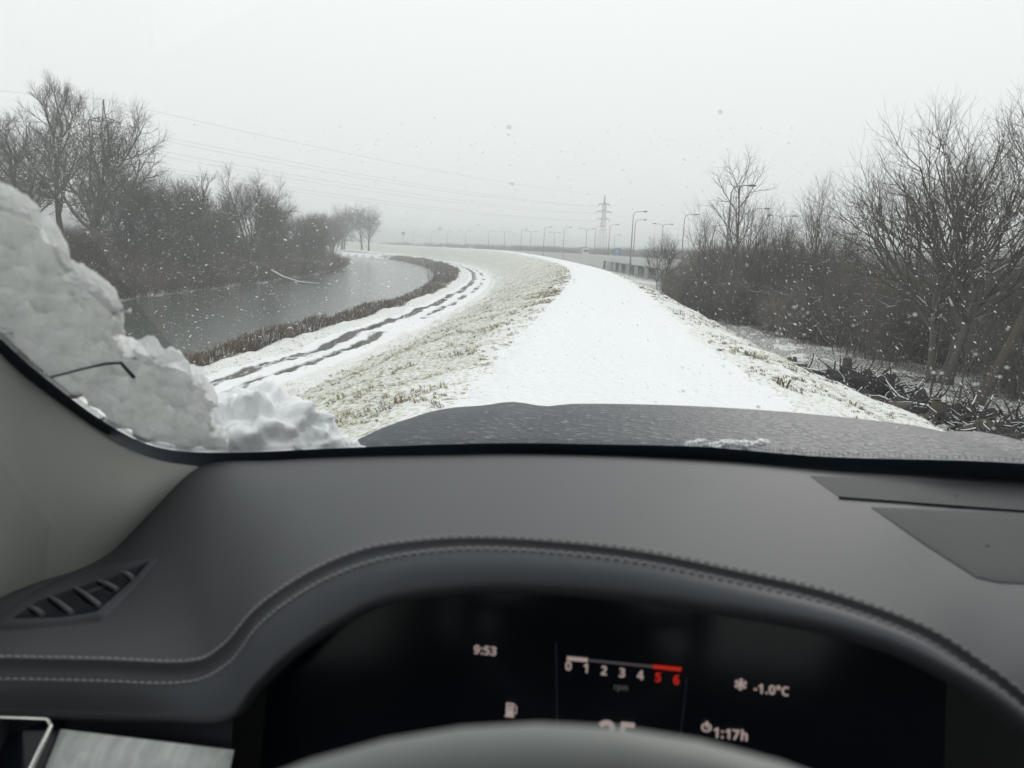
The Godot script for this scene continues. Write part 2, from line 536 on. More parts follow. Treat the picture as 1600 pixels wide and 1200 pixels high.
const VENT_HOLE := [Vector2(0.0670, 0.6716), Vector2(0.0706, 0.6410), Vector2(0.0741, 0.6094), Vector2(0.0776, 0.5760), Vector2(0.0810, 0.5398), Vector2(0.0866, 0.5175), Vector2(0.0922, 0.4953), Vector2(0.0981, 0.4754), Vector2(0.1042, 0.4601), Vector2(0.1106, 0.4560), Vector2(0.1176, 0.4604), Vector2(0.1255, 0.4751), Vector2(0.1340, 0.4975), Vector2(0.1427, 0.5131), Vector2(0.1516, 0.5294), Vector2(0.1606, 0.5442), Vector2(0.1697, 0.5563), Vector2(0.1653, 0.5664), Vector2(0.1610, 0.5767), Vector2(0.1568, 0.5873), Vector2(0.1527, 0.5986), Vector2(0.1431, 0.6162), Vector2(0.1342, 0.6397), Vector2(0.1260, 0.6698), Vector2(0.1186, 0.7059), Vector2(0.1122, 0.7030), Vector2(0.1062, 0.7022), Vector2(0.1006, 0.7029), Vector2(0.0951, 0.7049), Vector2(0.0881, 0.6973), Vector2(0.0811, 0.6897), Vector2(0.0742, 0.6814)]
const VENT_SLATS := [Vector2(0.0760, 0.5986), Vector2(0.0843, 0.6845), Vector2(0.0868, 0.5143), Vector2(0.1016, 0.6969), Vector2(0.1026, 0.4682), Vector2(0.1214, 0.6844), Vector2(0.1197, 0.4689), Vector2(0.1366, 0.6200), Vector2(0.1434, 0.5241), Vector2(0.1521, 0.6001)]
const DEFROST := [Vector2(0.6943, 0.2649), Vector2(0.7113, 0.2296), Vector2(0.7295, 0.2021), Vector2(0.7494, 0.1803), Vector2(0.7726, 0.1566), Vector2(0.8044, 0.1260), Vector2(0.8342, 0.1077), Vector2(0.8618, 0.0982), Vector2(0.8822, 0.0877), Vector2(0.8917, 0.0820), Vector2(0.9003, 0.0770), Vector2(0.9083, 0.0722), Vector2(0.9157, 0.0673), Vector2(0.9154, 0.1330), Vector2(0.9150, 0.1859), Vector2(0.9147, 0.2322), Vector2(0.9144, 0.2743), Vector2(0.9071, 0.2811), Vector2(0.8992, 0.2883), Vector2(0.8906, 0.2960), Vector2(0.8812, 0.3039), Vector2(0.8615, 0.3178), Vector2(0.8358, 0.3320), Vector2(0.8084, 0.3614), Vector2(0.7789, 0.4146), Vector2(0.7626, 0.4455), Vector2(0.7489, 0.4703), Vector2(0.7365, 0.4926), Vector2(0.7246, 0.5127), Vector2(0.7172, 0.4679), Vector2(0.7095, 0.4147), Vector2(0.7017, 0.3495)]
const SPEAKER := [Vector2(0.7464, 0.5406), Vector2(0.7651, 0.4972), Vector2(0.7896, 0.4365), Vector2(0.8189, 0.3787), Vector2(0.8455, 0.3491), Vector2(0.8715, 0.3284), Vector2(0.8906, 0.3063), Vector2(0.9063, 0.2855), Vector2(0.9200, 0.2669), Vector2(0.9198, 0.3606), Vector2(0.9204, 0.4468), Vector2(0.9225, 0.5316), Vector2(0.9264, 0.6031), Vector2(0.9188, 0.6217), Vector2(0.9103, 0.6410), Vector2(0.9008, 0.6609), Vector2(0.8900, 0.6813), Vector2(0.8862, 0.6881), Vector2(0.8822, 0.6949), Vector2(0.8780, 0.7018), Vector2(0.8735, 0.7089), Vector2(0.8691, 0.7115), Vector2(0.8645, 0.7141), Vector2(0.8597, 0.7168), Vector2(0.8547, 0.7196), Vector2(0.8409, 0.7043), Vector2(0.8273, 0.6876), Vector2(0.8141, 0.6708), Vector2(0.8001, 0.6557), Vector2(0.7859, 0.6374), Vector2(0.7720, 0.6145), Vector2(0.7588, 0.5827)]
const FRIT_IN := [Vector2(-0.941, 0.353), Vector2(-0.935, 0.262), Vector2(-0.931, 0.196), Vector2(-0.917, 0.107), Vector2(-0.898, 0.046), Vector2(-0.875, 0.013), Vector2(-0.838, -0.001), Vector2(-0.774, -0.002), Vector2(-0.700, 0.006), Vector2(-0.584, 0.018), Vector2(-0.465, 0.029), Vector2(-0.345, 0.033), Vector2(-0.225, 0.037), Vector2(-0.063, 0.028), Vector2(0.155, 0.048)]
const FRIT_OUT := [Vector2(-0.955, 0.332), Vector2(-0.945, 0.238), Vector2(-0.942, 0.166), Vector2(-0.929, 0.067), Vector2(-0.911, 0.001), Vector2(-0.887, -0.035), Vector2(-0.848, -0.048), Vector2(-0.781, -0.039), Vector2(-0.704, -0.029), Vector2(-0.586, -0.017), Vector2(-0.465, -0.005), Vector2(-0.342, -0.002), Vector2(-0.217, -0.004), Vector2(-0.050, -0.016), Vector2(0.177, -0.004)]
const SNOW := [Vector2(-0.862, 0.526), Vector2(-0.856, 0.479), Vector2(-0.843, 0.464), Vector2(-0.832, 0.452), Vector2(-0.834, 0.432), Vector2(-0.838, 0.403), Vector2(-0.835, 0.379), Vector2(-0.846, 0.344), Vector2(-0.832, 0.339), Vector2(-0.821, 0.324), Vector2(-0.829, 0.289), Vector2(-0.845, 0.259), Vector2(-0.846, 0.234), Vector2(-0.839, 0.214), Vector2(-0.815, 0.205), Vector2(-0.803, 0.166), Vector2(-0.799, 0.106), Vector2(-0.812, 0.006), Vector2(-0.838, -0.004), Vector2(-0.876, 0.009), Vector2(-0.899, 0.043), Vector2(-0.918, 0.104), Vector2(-0.932, 0.193), Vector2(-0.936, 0.260), Vector2(-0.945, 0.362)]
const SMEAR := [Vector2(-0.807, 0.626), Vector2(-0.812, 0.569), Vector2(-0.809, 0.529), Vector2(-0.807, 0.491), Vector2(-0.804, 0.449), Vector2(-0.804, 0.396), Vector2(-0.805, 0.330), Vector2(-0.802, 0.273), Vector2(-0.796, 0.215), Vector2(-0.819, 0.205), Vector2(-0.827, 0.295), Vector2(-0.833, 0.347), Vector2(-0.837, 0.389), Vector2(-0.830, 0.446), Vector2(-0.850, 0.476), Vector2(-0.865, 0.520)]
const LINE := [Vector2(-0.925, 0.182), Vector2(-0.891, 0.200), Vector2(-0.868, 0.211), Vector2(-0.854, 0.213), Vector2(-0.852, 0.183)]
const PILLAR_EDGE := [Vector3(-0.502, 1.467, -0.520), Vector3(-0.556, 1.390, -0.665), Vector3(-0.562, 1.347, -0.720), Vector3(-0.550, 1.291, -0.780), Vector3(-0.526, 1.256, -0.810), Vector3(-0.499, 1.237, -0.830), Vector3(-0.463, 1.227, -0.850)]
const PILLAR_LOW := [Vector3(-0.498, 1.215, -0.440), Vector3(-0.558, 1.159, -0.600), Vector3(-0.554, 1.149, -0.665), Vector3(-0.535, 1.150, -0.700), Vector3(-0.522, 1.151, -0.738), Vector3(-0.499, 1.184, -0.800), Vector3(-0.465, 1.225, -0.852)]
const TRIM := [Vector3(-0.415, 1.103, -0.535), Vector3(-0.251, 1.122, -0.510), Vector3(-0.251, 1.074, -0.470), Vector3(-0.411, 1.053, -0.470)]
const SIDE_VENT := [Vector3(-0.536, 1.098, -0.530), Vector3(-0.416, 1.106, -0.533), Vector3(-0.405, 1.067, -0.480), Vector3(-0.516, 1.053, -0.480)]

# ---------------------------------------------------------------- the car
func screen_at(a: float, t: float) -> Vector3:        # a point of the windscreen: a metres from its middle, t from its foot (0) to the roof (1)
	return Vector3(0.37 + a * (1.0 - 0.14 * t), 1.244 + 0.52 * t + 0.12 * t * (1.0 - t), -1.0 + 0.2 * a * a + 0.78 * t - 0.08 * t * (1.0 - t))

func screen_out(a: float, t: float) -> Vector3:       # which way is out there
	var du := screen_at(a + 0.01, t) - screen_at(a - 0.01, t)
	var dv := screen_at(a, t + 0.01) - screen_at(a, t - 0.01)
	return du.cross(dv).normalized() * -1.0 if du.cross(dv).y < 0.0 else du.cross(dv).normalized()

func dash_at(u: float, v: float) -> Vector3:
	return cat([cat(DASH_BASE, u), cat(DASH_CREST, u), cat(DASH_SEAM, u)], v)

func dash_up(u: float, v: float) -> Vector3:
	var du := dash_at(minf(u + 0.004, 1.0), v) - dash_at(maxf(u - 0.004, 0.0), v)
	var dv := dash_at(u, minf(v + 0.02, 1.0)) - dash_at(u, maxf(v - 0.02, 0.0))
	var k := dv.cross(du).normalized()
	return k if k.y > 0.0 else -k

func dash_patch(poly: Array, up: float, drop: float) -> Buf:      # a flat insert that follows the dash: poly in dash coordinates, its edge turned down
	var b := Buf.new()
	var flat := PackedVector2Array(poly)
	var mid := Vector2.ZERO
	for p in flat:
		mid += p / flat.size()
	var fine := PackedVector2Array()
	for i in flat.size():
		for k in 2:
			fine.append(flat[i].lerp(flat[(i + 1) % flat.size()], k / 2.0))
	var rings := []
	for r in [1.0, 0.985, 0.7, 0.4, 0.02]:
		var ring := PackedVector3Array()
		for p in fine:
			var q: Vector2 = mid + (p - mid) * r
			var at := dash_at(q.x, q.y)
			ring.append(at + dash_up(q.x, q.y) * (up if r < 0.99 else up - drop))
		ring.append(ring[0])
		rings.append(ring)
	b.grid(rings)
	return b

func hood_y(a: float, z: float) -> float:
	var f := [[-0.9, 1.135], [-1.1, 1.15], [-1.4, 1.162], [-1.7, 1.155], [-1.9, 1.141], [-2.05, 1.105], [-2.15, 1.045], [-2.22, 0.95], [-2.25, 0.80]]
	var y: float = f[f.size() - 1][1]
	for i in f.size() - 1:
		if z <= f[i][0] and z >= f[i + 1][0]:
			y = lerpf(f[i][1], f[i + 1][1], (z - f[i][0]) / (f[i + 1][0] - f[i][0]))
			break
	var w := absf(a)
	var k := maxf(0.0, w - 0.73)
	var crease := 0.008 * exp(-pow((w - 0.60) / 0.05, 2.0)) - 0.006 * exp(-pow((w - 0.50) / 0.04, 2.0))
	return y - 0.077 * minf(w, 0.73) ** 2 - 0.11 * k - 1.5 * k * k + crease

func puff(at: Vector3, r: Vector3, seed_: float, b: Buf, amount := 0.35) -> void:      # a lump of snow
	var rows := []
	for i in 41:
		var th := PI * i / 40.0
		var row := PackedVector3Array()
		for j in 65:
			var ph := TAU * (j % 64) / 64.0
			var d := Vector3(sin(th) * cos(ph), cos(th), sin(th) * sin(ph))
			var n1 := soft.get_noise_3d(d.x * 14.0 + seed_, d.y * 14.0, d.z * 14.0) + 0.35 * soft.get_noise_3d(d.x * 42.0 + seed_, d.y * 42.0, d.z * 42.0) + 0.12 * soft.get_noise_3d(d.x * 110.0 + seed_, d.y * 110.0, d.z * 110.0)
			row.append(at + d * r * (1.0 + amount * n1))
		rows.append(row)
	b.grid(rows)

func car_materials() -> void:
	var grain := cells(256, 0.2, 3, [Color.BLACK, Color.WHITE], [0.0, 1.0], 3)
	for d in [["dash", lin(0.070, 0.072, 0.079), 0.62], ["dash_dark", lin(0.066, 0.070, 0.079), 0.6], ["pillar_trim", lin(0.41, 0.415, 0.385), 0.85]]:
		var m := mat(d[0], d[1], d[2])
		m.heightmap_enabled = true
		m.heightmap_texture = grain
		m.heightmap_scale = 0.03
		m.uv1_triplanar = true
		m.uv1_world_triplanar = true
		m.uv1_scale = Vector3(12, 12, 12)
	var sp := mat("speaker", Color.WHITE, 0.8)
	sp.albedo_texture = perforated()
	sp.uv1_triplanar = true
	sp.uv1_world_triplanar = true
	sp.uv1_scale = Vector3(15, 15, 15)
	mat("black_plastic", lin(0.011, 0.014, 0.02), 0.55)
	mat("black_gloss", lin(0.006, 0.009, 0.015), 0.12)
	mat("frit", lin(0.022, 0.042, 0.064), 0.5)
	mat("vent_slat", lin(0.14, 0.14, 0.145), 0.6)
	mat("frit_dot", lin(0.02, 0.027, 0.04), 0.4)
	mat("stitch", lin(0.30, 0.30, 0.295), 0.8)
	mat("dash_slot", lin(0.030, 0.032, 0.036), 0.75)
	mat("rim_leather", lin(0.26, 0.275, 0.27), 0.5)
	mat("chrome", lin(0.75, 0.75, 0.7), 0.15, 1.0)
	mat("headliner", lin(0.35, 0.35, 0.33), 0.95)
	mat("seat_cloth", lin(0.05, 0.05, 0.052), 0.9)
	var tr := mat("brushed_trim", Color.WHITE, 0.45)
	tr.albedo_texture = cells(256, 0.02, 8, [lin(0.42, 0.44, 0.43), lin(0.62, 0.64, 0.62)], [0.2, 0.8], 3)
	tr.uv1_triplanar = true
	tr.uv1_scale = Vector3(14, 14, 2)
	var pa := mat("paint", lin(0.045, 0.05, 0.058), 0.3, 0.5)
	pa.clearcoat_enabled = true
	pa.clearcoat = 1.0
	pa.clearcoat_roughness = 0.15
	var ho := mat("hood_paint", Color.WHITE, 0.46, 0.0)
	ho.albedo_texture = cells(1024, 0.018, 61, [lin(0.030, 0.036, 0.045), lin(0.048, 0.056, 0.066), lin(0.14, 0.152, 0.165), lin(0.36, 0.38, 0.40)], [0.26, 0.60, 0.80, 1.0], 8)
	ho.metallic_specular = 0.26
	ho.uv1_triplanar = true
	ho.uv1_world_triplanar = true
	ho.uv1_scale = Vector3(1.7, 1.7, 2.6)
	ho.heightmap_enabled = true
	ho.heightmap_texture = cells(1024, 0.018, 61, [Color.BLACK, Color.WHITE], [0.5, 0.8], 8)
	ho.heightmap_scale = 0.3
	var gl := mat("glass", Color(0.97, 1.0, 0.99, 0.015), 0.0)
	gl.transparency = BaseMaterial3D.TRANSPARENCY_ALPHA
	gl.metallic_specular = 0.5
	var sl := mat("slush_film", Color(0.62, 0.63, 0.62, 0.28), 0.75)
	sl.transparency = BaseMaterial3D.TRANSPARENCY_ALPHA
	sl.metallic_specular = 0.1
	var sg := mat("wet_snow", Color.WHITE, 0.7)
	sg.albedo_texture = cells(512, 0.012, 33, [lin(0.80, 0.83, 0.815), lin(0.95, 0.96, 0.955), lin(0.985, 0.985, 0.985)], [0.22, 0.42, 0.6], 4)
	sg.backlight_enabled = true
	sg.backlight = Color(1.0, 1.0, 1.0)
	sg.heightmap_enabled = true
	sg.heightmap_texture = cells(512, 0.06, 16, [Color.BLACK, Color.WHITE], [0.2, 0.8], 5)
	sg.heightmap_scale = 0.35
	sg.uv1_triplanar = true
	sg.uv1_world_triplanar = true
	sg.uv1_scale = Vector3(5, 5, 5)
	for d in [["glow_white", Color(0.95, 0.86, 0.83), 0.34], ["glow_dim", Color(0.85, 0.8, 0.82), 0.07], ["glow_red", Color(0.95, 0.2, 0.13), 0.4], ["glow_line", Color(0.5, 0.6, 0.7), 0.02]]:
		var m := mat(d[0], lin(0.02, 0.02, 0.02), 0.5)
		m.emission_enabled = true
		m.emission = d[1]
		m.emission_energy_multiplier = d[2]

func readout(called: String, text: String, at: Vector3, height: float, m: Material, parent: Node) -> MeshInstance3D:
	var f := SystemFont.new()
	f.font_names = PackedStringArray(["Droid Sans"])
	f.font_weight = 700
	var t := TextMesh.new()
	t.font = f
	t.text = text
	t.font_size = 32
	t.pixel_size = height / 23.0
	t.depth = 0.0006
	t.curve_step = 2.0
	var o := obj(called, t, m, parent)
	o.position = at
	o.rotation_degrees.x = -14.0
	return o

func build_car() -> void:
	car_materials()
	var car := thing("car", "dark grey car with snow-dusted hood, seen from its driver's seat", "car")
	# dashboard top, seam and visor
	var rows := []
	for i in 41:
		var row := PackedVector3Array()
		for j in 161:
			row.append(dash_at(j / 160.0, i / 40.0))
		rows.append(row)
	var b := Buf.new()
	b.grid(rows)
	b.uv.clear()
	var dash := obj("dashboard", b.mesh(), mats.dash, car)
	rows = []
	for w in [0.0, 0.12, 0.3, 0.5, 0.7, 0.88, 1.0]:
		var row := PackedVector3Array()
		for j in 161:
			var p := cat(DASH_SEAM, j / 160.0).lerp(cat(DASH_SEAM_LOW, j / 160.0), w)
			row.append(p + Vector3(0, -0.0035, -0.002) * sin(PI * w))
		rows.append(row)
	for w in [0.15, 0.35, 0.55, 0.75, 0.9, 1.0]:
		var row := PackedVector3Array()
		for j in 161:
			var p := cat(DASH_SEAM_LOW, j / 160.0).lerp(cat(DASH_LIP, j / 160.0), w)
			row.append(p + Vector3(0, 0.003, 0.003) * sin(PI * w))
		rows.append(row)
	for w in [[0.004, 0.001], [0.010, -0.004], [0.014, -0.014]]:
		var row := PackedVector3Array()
		for j in 161:
			var u := j / 160.0
			row.append(cat(DASH_LIP, u) + Vector3(0, -w[0], w[1]))
		rows.append(row)
	b = Buf.new()
	b.grid(rows)
	b.uv.clear()
	obj("visor", b.mesh(), mats.dash_dark, dash)
	var st := Buf.new()
	for r in 2:
		var line: Array = DASH_SEAM if r == 0 else DASH_SEAM_LOW
		var u := 0.0
		while u < 0.995:
			var p0 := cat(line, u)
			var du := 0.0062 / maxf((cat(line, u + 0.002) - p0).length() / 0.002, 0.01)
			var p1 := cat(line, u + du * 0.66)
			var off := Vector3(0, 0.0016, -0.0010)
			if r == 1:
				p0 = p0.lerp(cat(DASH_LIP, u), 0.10)
				p1 = p1.lerp(cat(DASH_LIP, u + du * 0.66), 0.10)
				off = Vector3(0, 0.0018, 0.0014)
			st.tube(PackedVector3Array([p0 + off - Vector3(0, 0.001, 0), p0.lerp(p1, 0.25) + off, p0.lerp(p1, 0.75) + off, p1 + off - Vector3(0, 0.001, 0)]), PackedFloat32Array([0.0007, 0.001, 0.001, 0.0007]), 5)
			u += du
	var sti := obj("stitching", st.mesh(), mats.stitch, dash)
	sti.set_meta("kind", "stuff")
	sti.set_meta("label", "two rows of pale stitches along the seam")
	# air vent beside the pillar
	obj("air_vent_frame", dash_patch(VENT_FRAME, 0.004, 0.006).mesh(), mats.dash_dark, dash)
	obj("air_vent", dash_patch(VENT_HOLE, 0.0048, 0.002).mesh(), mats.black_gloss, dash)
	for k in 5:
		var hi: Vector2 = VENT_SLATS[2 * k]
		var lo: Vector2 = VENT_SLATS[2 * k + 1]
		var q0 := dash_at(hi.x, hi.y) + dash_up(hi.x, hi.y) * 0.006
		var q1 := dash_at(lo.x, lo.y) + dash_up(lo.x, lo.y) * 0.006
		var sl := Buf.new()
		sl.tube(PackedVector3Array([q0, q0.lerp(q1, 0.5) + Vector3(0, 0.001, 0), q1]), PackedFloat32Array([0.0016, 0.0024, 0.0026]), 6)
		obj("slat", sl.mesh(), mats.vent_slat, dash)
	obj("defroster_slot", dash_patch(DEFROST, 0.0012, 0.003).mesh(), mats.dash_slot, dash)
	obj("speaker_grille", dash_patch(SPEAKER, 0.0012, 0.003).mesh(), mats.speaker, dash)
	b = Buf.new()
	var edge := PackedVector3Array()
	var er := PackedFloat32Array()
	for k in range(16, 29):
		var q: Vector2 = DEFROST[k]
		edge.append(dash_at(q.x, q.y) + dash_up(q.x, q.y) * 0.0015)
		er.append(0.0018)
	b.tube(edge, er, 6)
	obj("defroster_lip", b.mesh(), mats.black_plastic, dash)
	# lower dash on the door side: dark ledge, silver trim, chrome-framed vent
	b = Buf.new()
	rows = []
	for w in 6:
		var row := PackedVector3Array()
		for j in 31:
			var u := j / 30.0 * 0.2353
			var p := cat(DASH_LIP, u) + Vector3(0, -0.014, -0.014)
			row.append(p + Vector3(0, -0.06 * w / 5.0, 0.012 * sin(PI * w / 5.0) - 0.004 * w))
		rows.append(row)
	b.grid(rows)
	b.uv.clear()
	obj("lower_dash", b.mesh(), mats.black_plastic, dash)
	var t4 := [Vector3(-0.414, 1.101, -0.527), Vector3(-0.253, 1.119, -0.502), Vector3(-0.253, 1.060, -0.464), Vector3(-0.411, 1.042, -0.464)]
	b = Buf.new()
	rows = []
	for i in 9:
		var row := PackedVector3Array()
		for j in 9:
			var u := j / 8.0
			var w := i / 8.0
			var p: Vector3 = t4[0].lerp(t4[1], u).lerp(t4[3].lerp(t4[2], u), w)
			var rim := minf(minf(u, 1.0 - u), minf(w, 1.0 - w))
			row.append(p + Vector3(0, -0.004 if rim < 0.01 else 0.0015 * sin(PI * w), -0.004 if rim < 0.01 else 0.0))
		rows.append(row)
	b.grid(rows)
	b.uv.clear()
	obj("trim_panel", b.mesh(), mats.brushed_trim, dash)
	var fr := [Vector3(-0.60, 1.094, -0.528), Vector3(-0.425, 1.105, -0.531), Vector3(-0.419, 1.102, -0.527), Vector3(-0.416, 1.060, -0.470), Vector3(-0.415, 1.03, -0.44)]
	b = Buf.new()
	b.tube(PackedVector3Array(fr), PackedFloat32Array([0.0022, 0.0022, 0.0022, 0.0022, 0.0022]), 8)
	obj("vent_surround", b.mesh(), mats.chrome, dash)
	b = Buf.new()
	b.quad(Vector3(-0.62, 1.085, -0.545), Vector3(-0.422, 1.096, -0.545), Vector3(-0.418, 1.02, -0.46), Vector3(-0.62, 1.01, -0.46))
	obj("vent_louvre", b.mesh(), mats.black_gloss, dash)
	b = Buf.new()
	b.tube(PackedVector3Array([Vector3(-0.6, 1.062, -0.506), Vector3(-0.48, 1.066, -0.506), Vector3(-0.43, 1.058, -0.495)]), PackedFloat32Array([0.003, 0.003, 0.002]), 6)
	obj("vent_louvre", b.mesh(), mats.dash_dark, dash)
	# instrument cluster
	b = Buf.new()
	rows = []
	for w in 5:
		var row := PackedVector3Array()
		for j in 81:
			var u := lerpf(0.2353, 1.0, j / 80.0)
			var p := cat(DASH_LIP, u) + Vector3(0, -0.014, -0.014)
			var q := Vector3(p.x, p.y - 0.012, -0.5815 - (p.y - 0.012 - 1.15) * 0.25)
			row.append(p.lerp(q, w / 4.0))
		rows.append(row)
	b.grid(rows)
	b.uv.clear()
	var disp := obj("instrument_display", b.mesh(), mats.black_plastic, car)
	b = Buf.new()
	rows = []
	for w in 2:
		var row := PackedVector3Array()
		for j in 81:
			var p := cat(DASH_LIP, lerpf(0.2353, 1.0, j / 80.0)) + Vector3(0, -0.026, 0)
			var y := lerpf(p.y, 0.95, w)
			row.append(Vector3(p.x, y, -0.5815 - (y - 1.15) * 0.25))
		rows.append(row)
	b.grid(rows)
	b.uv.clear()
	obj("display_glass", b.mesh(), mats.black_gloss, disp)
	var zz := func(x: float, y: float) -> Vector3: return Vector3(x, y, -0.5815 - (y - 1.15) * 0.25 + 0.0036)
	readout("clock_readout", "9:53", zz.call(-0.0729, 1.1733), 0.0072, mats.glow_white, disp)
	for k in 7:
		readout("tachometer_digit", str(k), zz.call(-0.0038 + 0.0145 * k, 1.1675 - 0.0004 * k), 0.0072, mats.glow_red if k > 4 else mats.glow_white, disp)
	readout("tachometer_unit", "rpm", zz.call(0.0393, 1.1552), 0.0045, mats.glow_dim, disp)
	for d in [["tachometer_bar", -0.0055, 0.0115, mats.glow_white, 0.0022], ["tachometer_scale", 0.0125, 0.064, mats.glow_dim, 0.0013], ["tachometer_red_zone", 0.064, 0.0865, mats.glow_red, 0.002]]:
		b = Buf.new()
		b.box(Vector3((d[1] + d[2]) / 2, 0, 0), Vector3(d[2] - d[1], d[4] * 1.4, 0.0006))
		var o := obj(d[0], b.mesh(), d[3], disp)
		o.position = zz.call(0.0, 1.1735)
		o.rotation_degrees.x = -14.0
	readout("temperature_readout", "-1.0°C", zz.call(0.1575, 1.1645), 0.0072, mats.glow_white, disp)
	b = Buf.new()
	for k in 3:
		var d := Vector3(cos(k * PI / 3.0 + PI / 6), sin(k * PI / 3.0 + PI / 6), 0) * 0.0048
		b.stick(-d, d, 0.0008, 0.0008, 4)
		for s in [-1.0, 1.0]:
			var e0: Vector3 = d * 0.6 * s
			for g in [-0.7, 0.7]:
				b.stick(e0, e0 + (d * 0.4 * s).rotated(Vector3.BACK, g), 0.0006, 0.0006, 4)
	var fl := obj("frost_symbol", b.mesh(), mats.glow_white, disp)
	fl.position = zz.call(0.1335, 1.1665)
	readout("trip_time_readout", "1:17h", zz.call(0.1275, 1.1282), 0.0078, mats.glow_white, disp)
	b = Buf.new()
	var ring := PackedVector3Array()
	for k in 13:
		ring.append(Vector3(cos(TAU * k / 12), sin(TAU * k / 12), 0) * 0.0034)
	var rr := PackedFloat32Array()
	rr.resize(13)
	rr.fill(0.0008)
	b.tube(ring, rr, 4, false)
	b.stick(Vector3.ZERO, Vector3(0, 0.0025, 0), 0.0006, 0.0006, 4)
	b.stick(Vector3.ZERO, Vector3(0.002, 0, 0), 0.0006, 0.0006, 4)
	b.stick(Vector3(0, 0.0034, 0), Vector3(0, 0.0052, 0), 0.0009, 0.0009, 4)
	obj("stopwatch_symbol", b.mesh(), mats.glow_white, disp).position = zz.call(0.1085, 1.1315)
	readout("speed_readout", "25", zz.call(0.0385, 1.1185), 0.021, mats.glow_white, disp)
	b = Buf.new()
	b.box(Vector3(-0.001, 0.0022, 0), Vector3(0.0062, 0.0018, 0.0008)); b.box(Vector3(-0.001, -0.0025, 0), Vector3(0.0062, 0.0052, 0.0008))
	b.box(Vector3(-0.0035, 0.0005, 0), Vector3(0.0013, 0.0112, 0.0007)); b.box(Vector3(0.0015, 0.0005, 0), Vector3(0.0013, 0.0112, 0.0007)); b.box(Vector3(-0.001, 0.0054, 0), Vector3(0.0062, 0.0013, 0.0009))
	b.box(Vector3(-0.001, -0.0056, 0), Vector3(0.0075, 0.0012, 0.0009)); b.tube(PackedVector3Array([Vector3(0.002, -0.002, 0), Vector3(0.0042, -0.003, 0), Vector3(0.0044, 0.003, 0), Vector3(0.0028, 0.005, 0)]), PackedFloat32Array([0.0005, 0.0005, 0.0005, 0.0005]), 4)
	obj("fuel_symbol", b.mesh(), mats.glow_white, disp).position = zz.call(-0.0483, 1.1292)
	for d in [[-0.0152, 1.185, -0.0082, 1.10], [0.0913, 1.168, 0.0865, 1.09]]:
		b = Buf.new()
		b.stick(zz.call(d[0], d[1]), zz.call(d[2], d[3]), 0.0006, 0.0006, 4)
		obj("dial_divider", b.mesh(), mats.glow_line, disp)
	# steering wheel
	var wc := Vector3(0.0112, 1.21, -0.075)
	var up := Vector3(0, 0.90, -0.436)
	var wr := 0.186 - 0.0165
	wc = Vector3(0.0112, 1.395 - 0.0165 - up.y * wr, -0.155 - up.z * wr)
	var circle := PackedVector3Array()
	var cr := PackedFloat32Array()
	for k in 65:
		circle.append(wc + (Vector3.RIGHT * sin(TAU * k / 64 + PI) + up * cos(TAU * k / 64 + PI)) * wr)
		cr.append(0.0165)
	b = Buf.new()
	b.tube(circle, cr, 20, false)
	var wheel := obj("steering_wheel", b.mesh(), mats.rim_leather, car)
	b = Buf.new()
	puff(wc + Vector3(0, -0.01, -0.02), Vector3(0.075, 0.065, 0.035), 0.0, b, 0.0)
	obj("wheel_hub", b.mesh(), mats.seat_cloth, wheel)
	for d in [Vector3.RIGHT, Vector3.LEFT, -up]:
		b = Buf.new()
		b.tube(PackedVector3Array([wc + d * 0.05 + Vector3(0, 0, -0.02), wc + d * wr]), PackedFloat32Array([0.018, 0.012]), 8)
		obj("wheel_spoke", b.mesh(), mats.seat_cloth, wheel)
	# pillar trims
	for side in 2:
		rows = []
		for i in 13:
			var row := PackedVector3Array()
			for j in 41:
				var p := cat(PILLAR_EDGE, j / 40.0)
				var q := cat(PILLAR_LOW, j / 40.0) + Vector3(0, -0.02, -0.01)
				var w := i / 12.0
				var m := p.lerp(q, w) + (Vector3(0.035, 0.01, 0.02) * sin(PI * pow(w, 0.7)) * minf(1.0, (1.0 - j / 40.0) * 3.0))
				row.append(Vector3(m.x if side == 0 else 0.74 - m.x, m.y, m.z))
			rows.append(row)
		if side == 1: rows.reverse()
		b = Buf.new()
		b.grid(rows)
		b.uv.clear()
		obj("pillar_trim", b.mesh(), mats.pillar_trim, car)
		# upper pillar up to the roof, inside trim and outer skin
		for skin in 2:
			var s := -1.0 if side == 0 else 1.0
			var pts := PackedVector3Array()
			var rad := PackedFloat32Array()
			for k in 9:
				var t := lerpf(0.34, 1.02, k / 8.0) if skin == 0 else lerpf(-0.1, 1.02, k / 8.0)
				pts.append(screen_at(s * 0.985, t) + Vector3(0.0 if skin == 0 else s * 0.02, -0.02 if skin == 0 else -0.004, 0.03 if skin == 0 else 0.015))
				rad.append(0.035)
			b = Buf.new()
			b.tube(pts, rad, 10)
			obj("pillar_trim" if skin == 0 else "pillar", b.mesh(), mats.pillar_trim if skin == 0 else mats.paint, car)
	# windscreen with its black printed border
	rows = []
	for i in 25:
		var row := PackedVector3Array()
		for j in 41:
			row.append(screen_at(lerpf(-0.96, 0.96, j / 40.0), lerpf(-0.03, 1.0, i / 24.0)))
		rows.append(row)
	b = Buf.new()
	b.grid(rows)
	b.uv.clear()
	var glass := obj("windscreen", b.mesh(), mats.glass, car)
	var fin := []
	var fout := []
	for k in FRIT_IN.size():
		fin.append(Vector3(FRIT_IN[k].x, FRIT_IN[k].y, 0))
		fout.append(Vector3(FRIT_OUT[k].x, FRIT_OUT[k].y, 0))
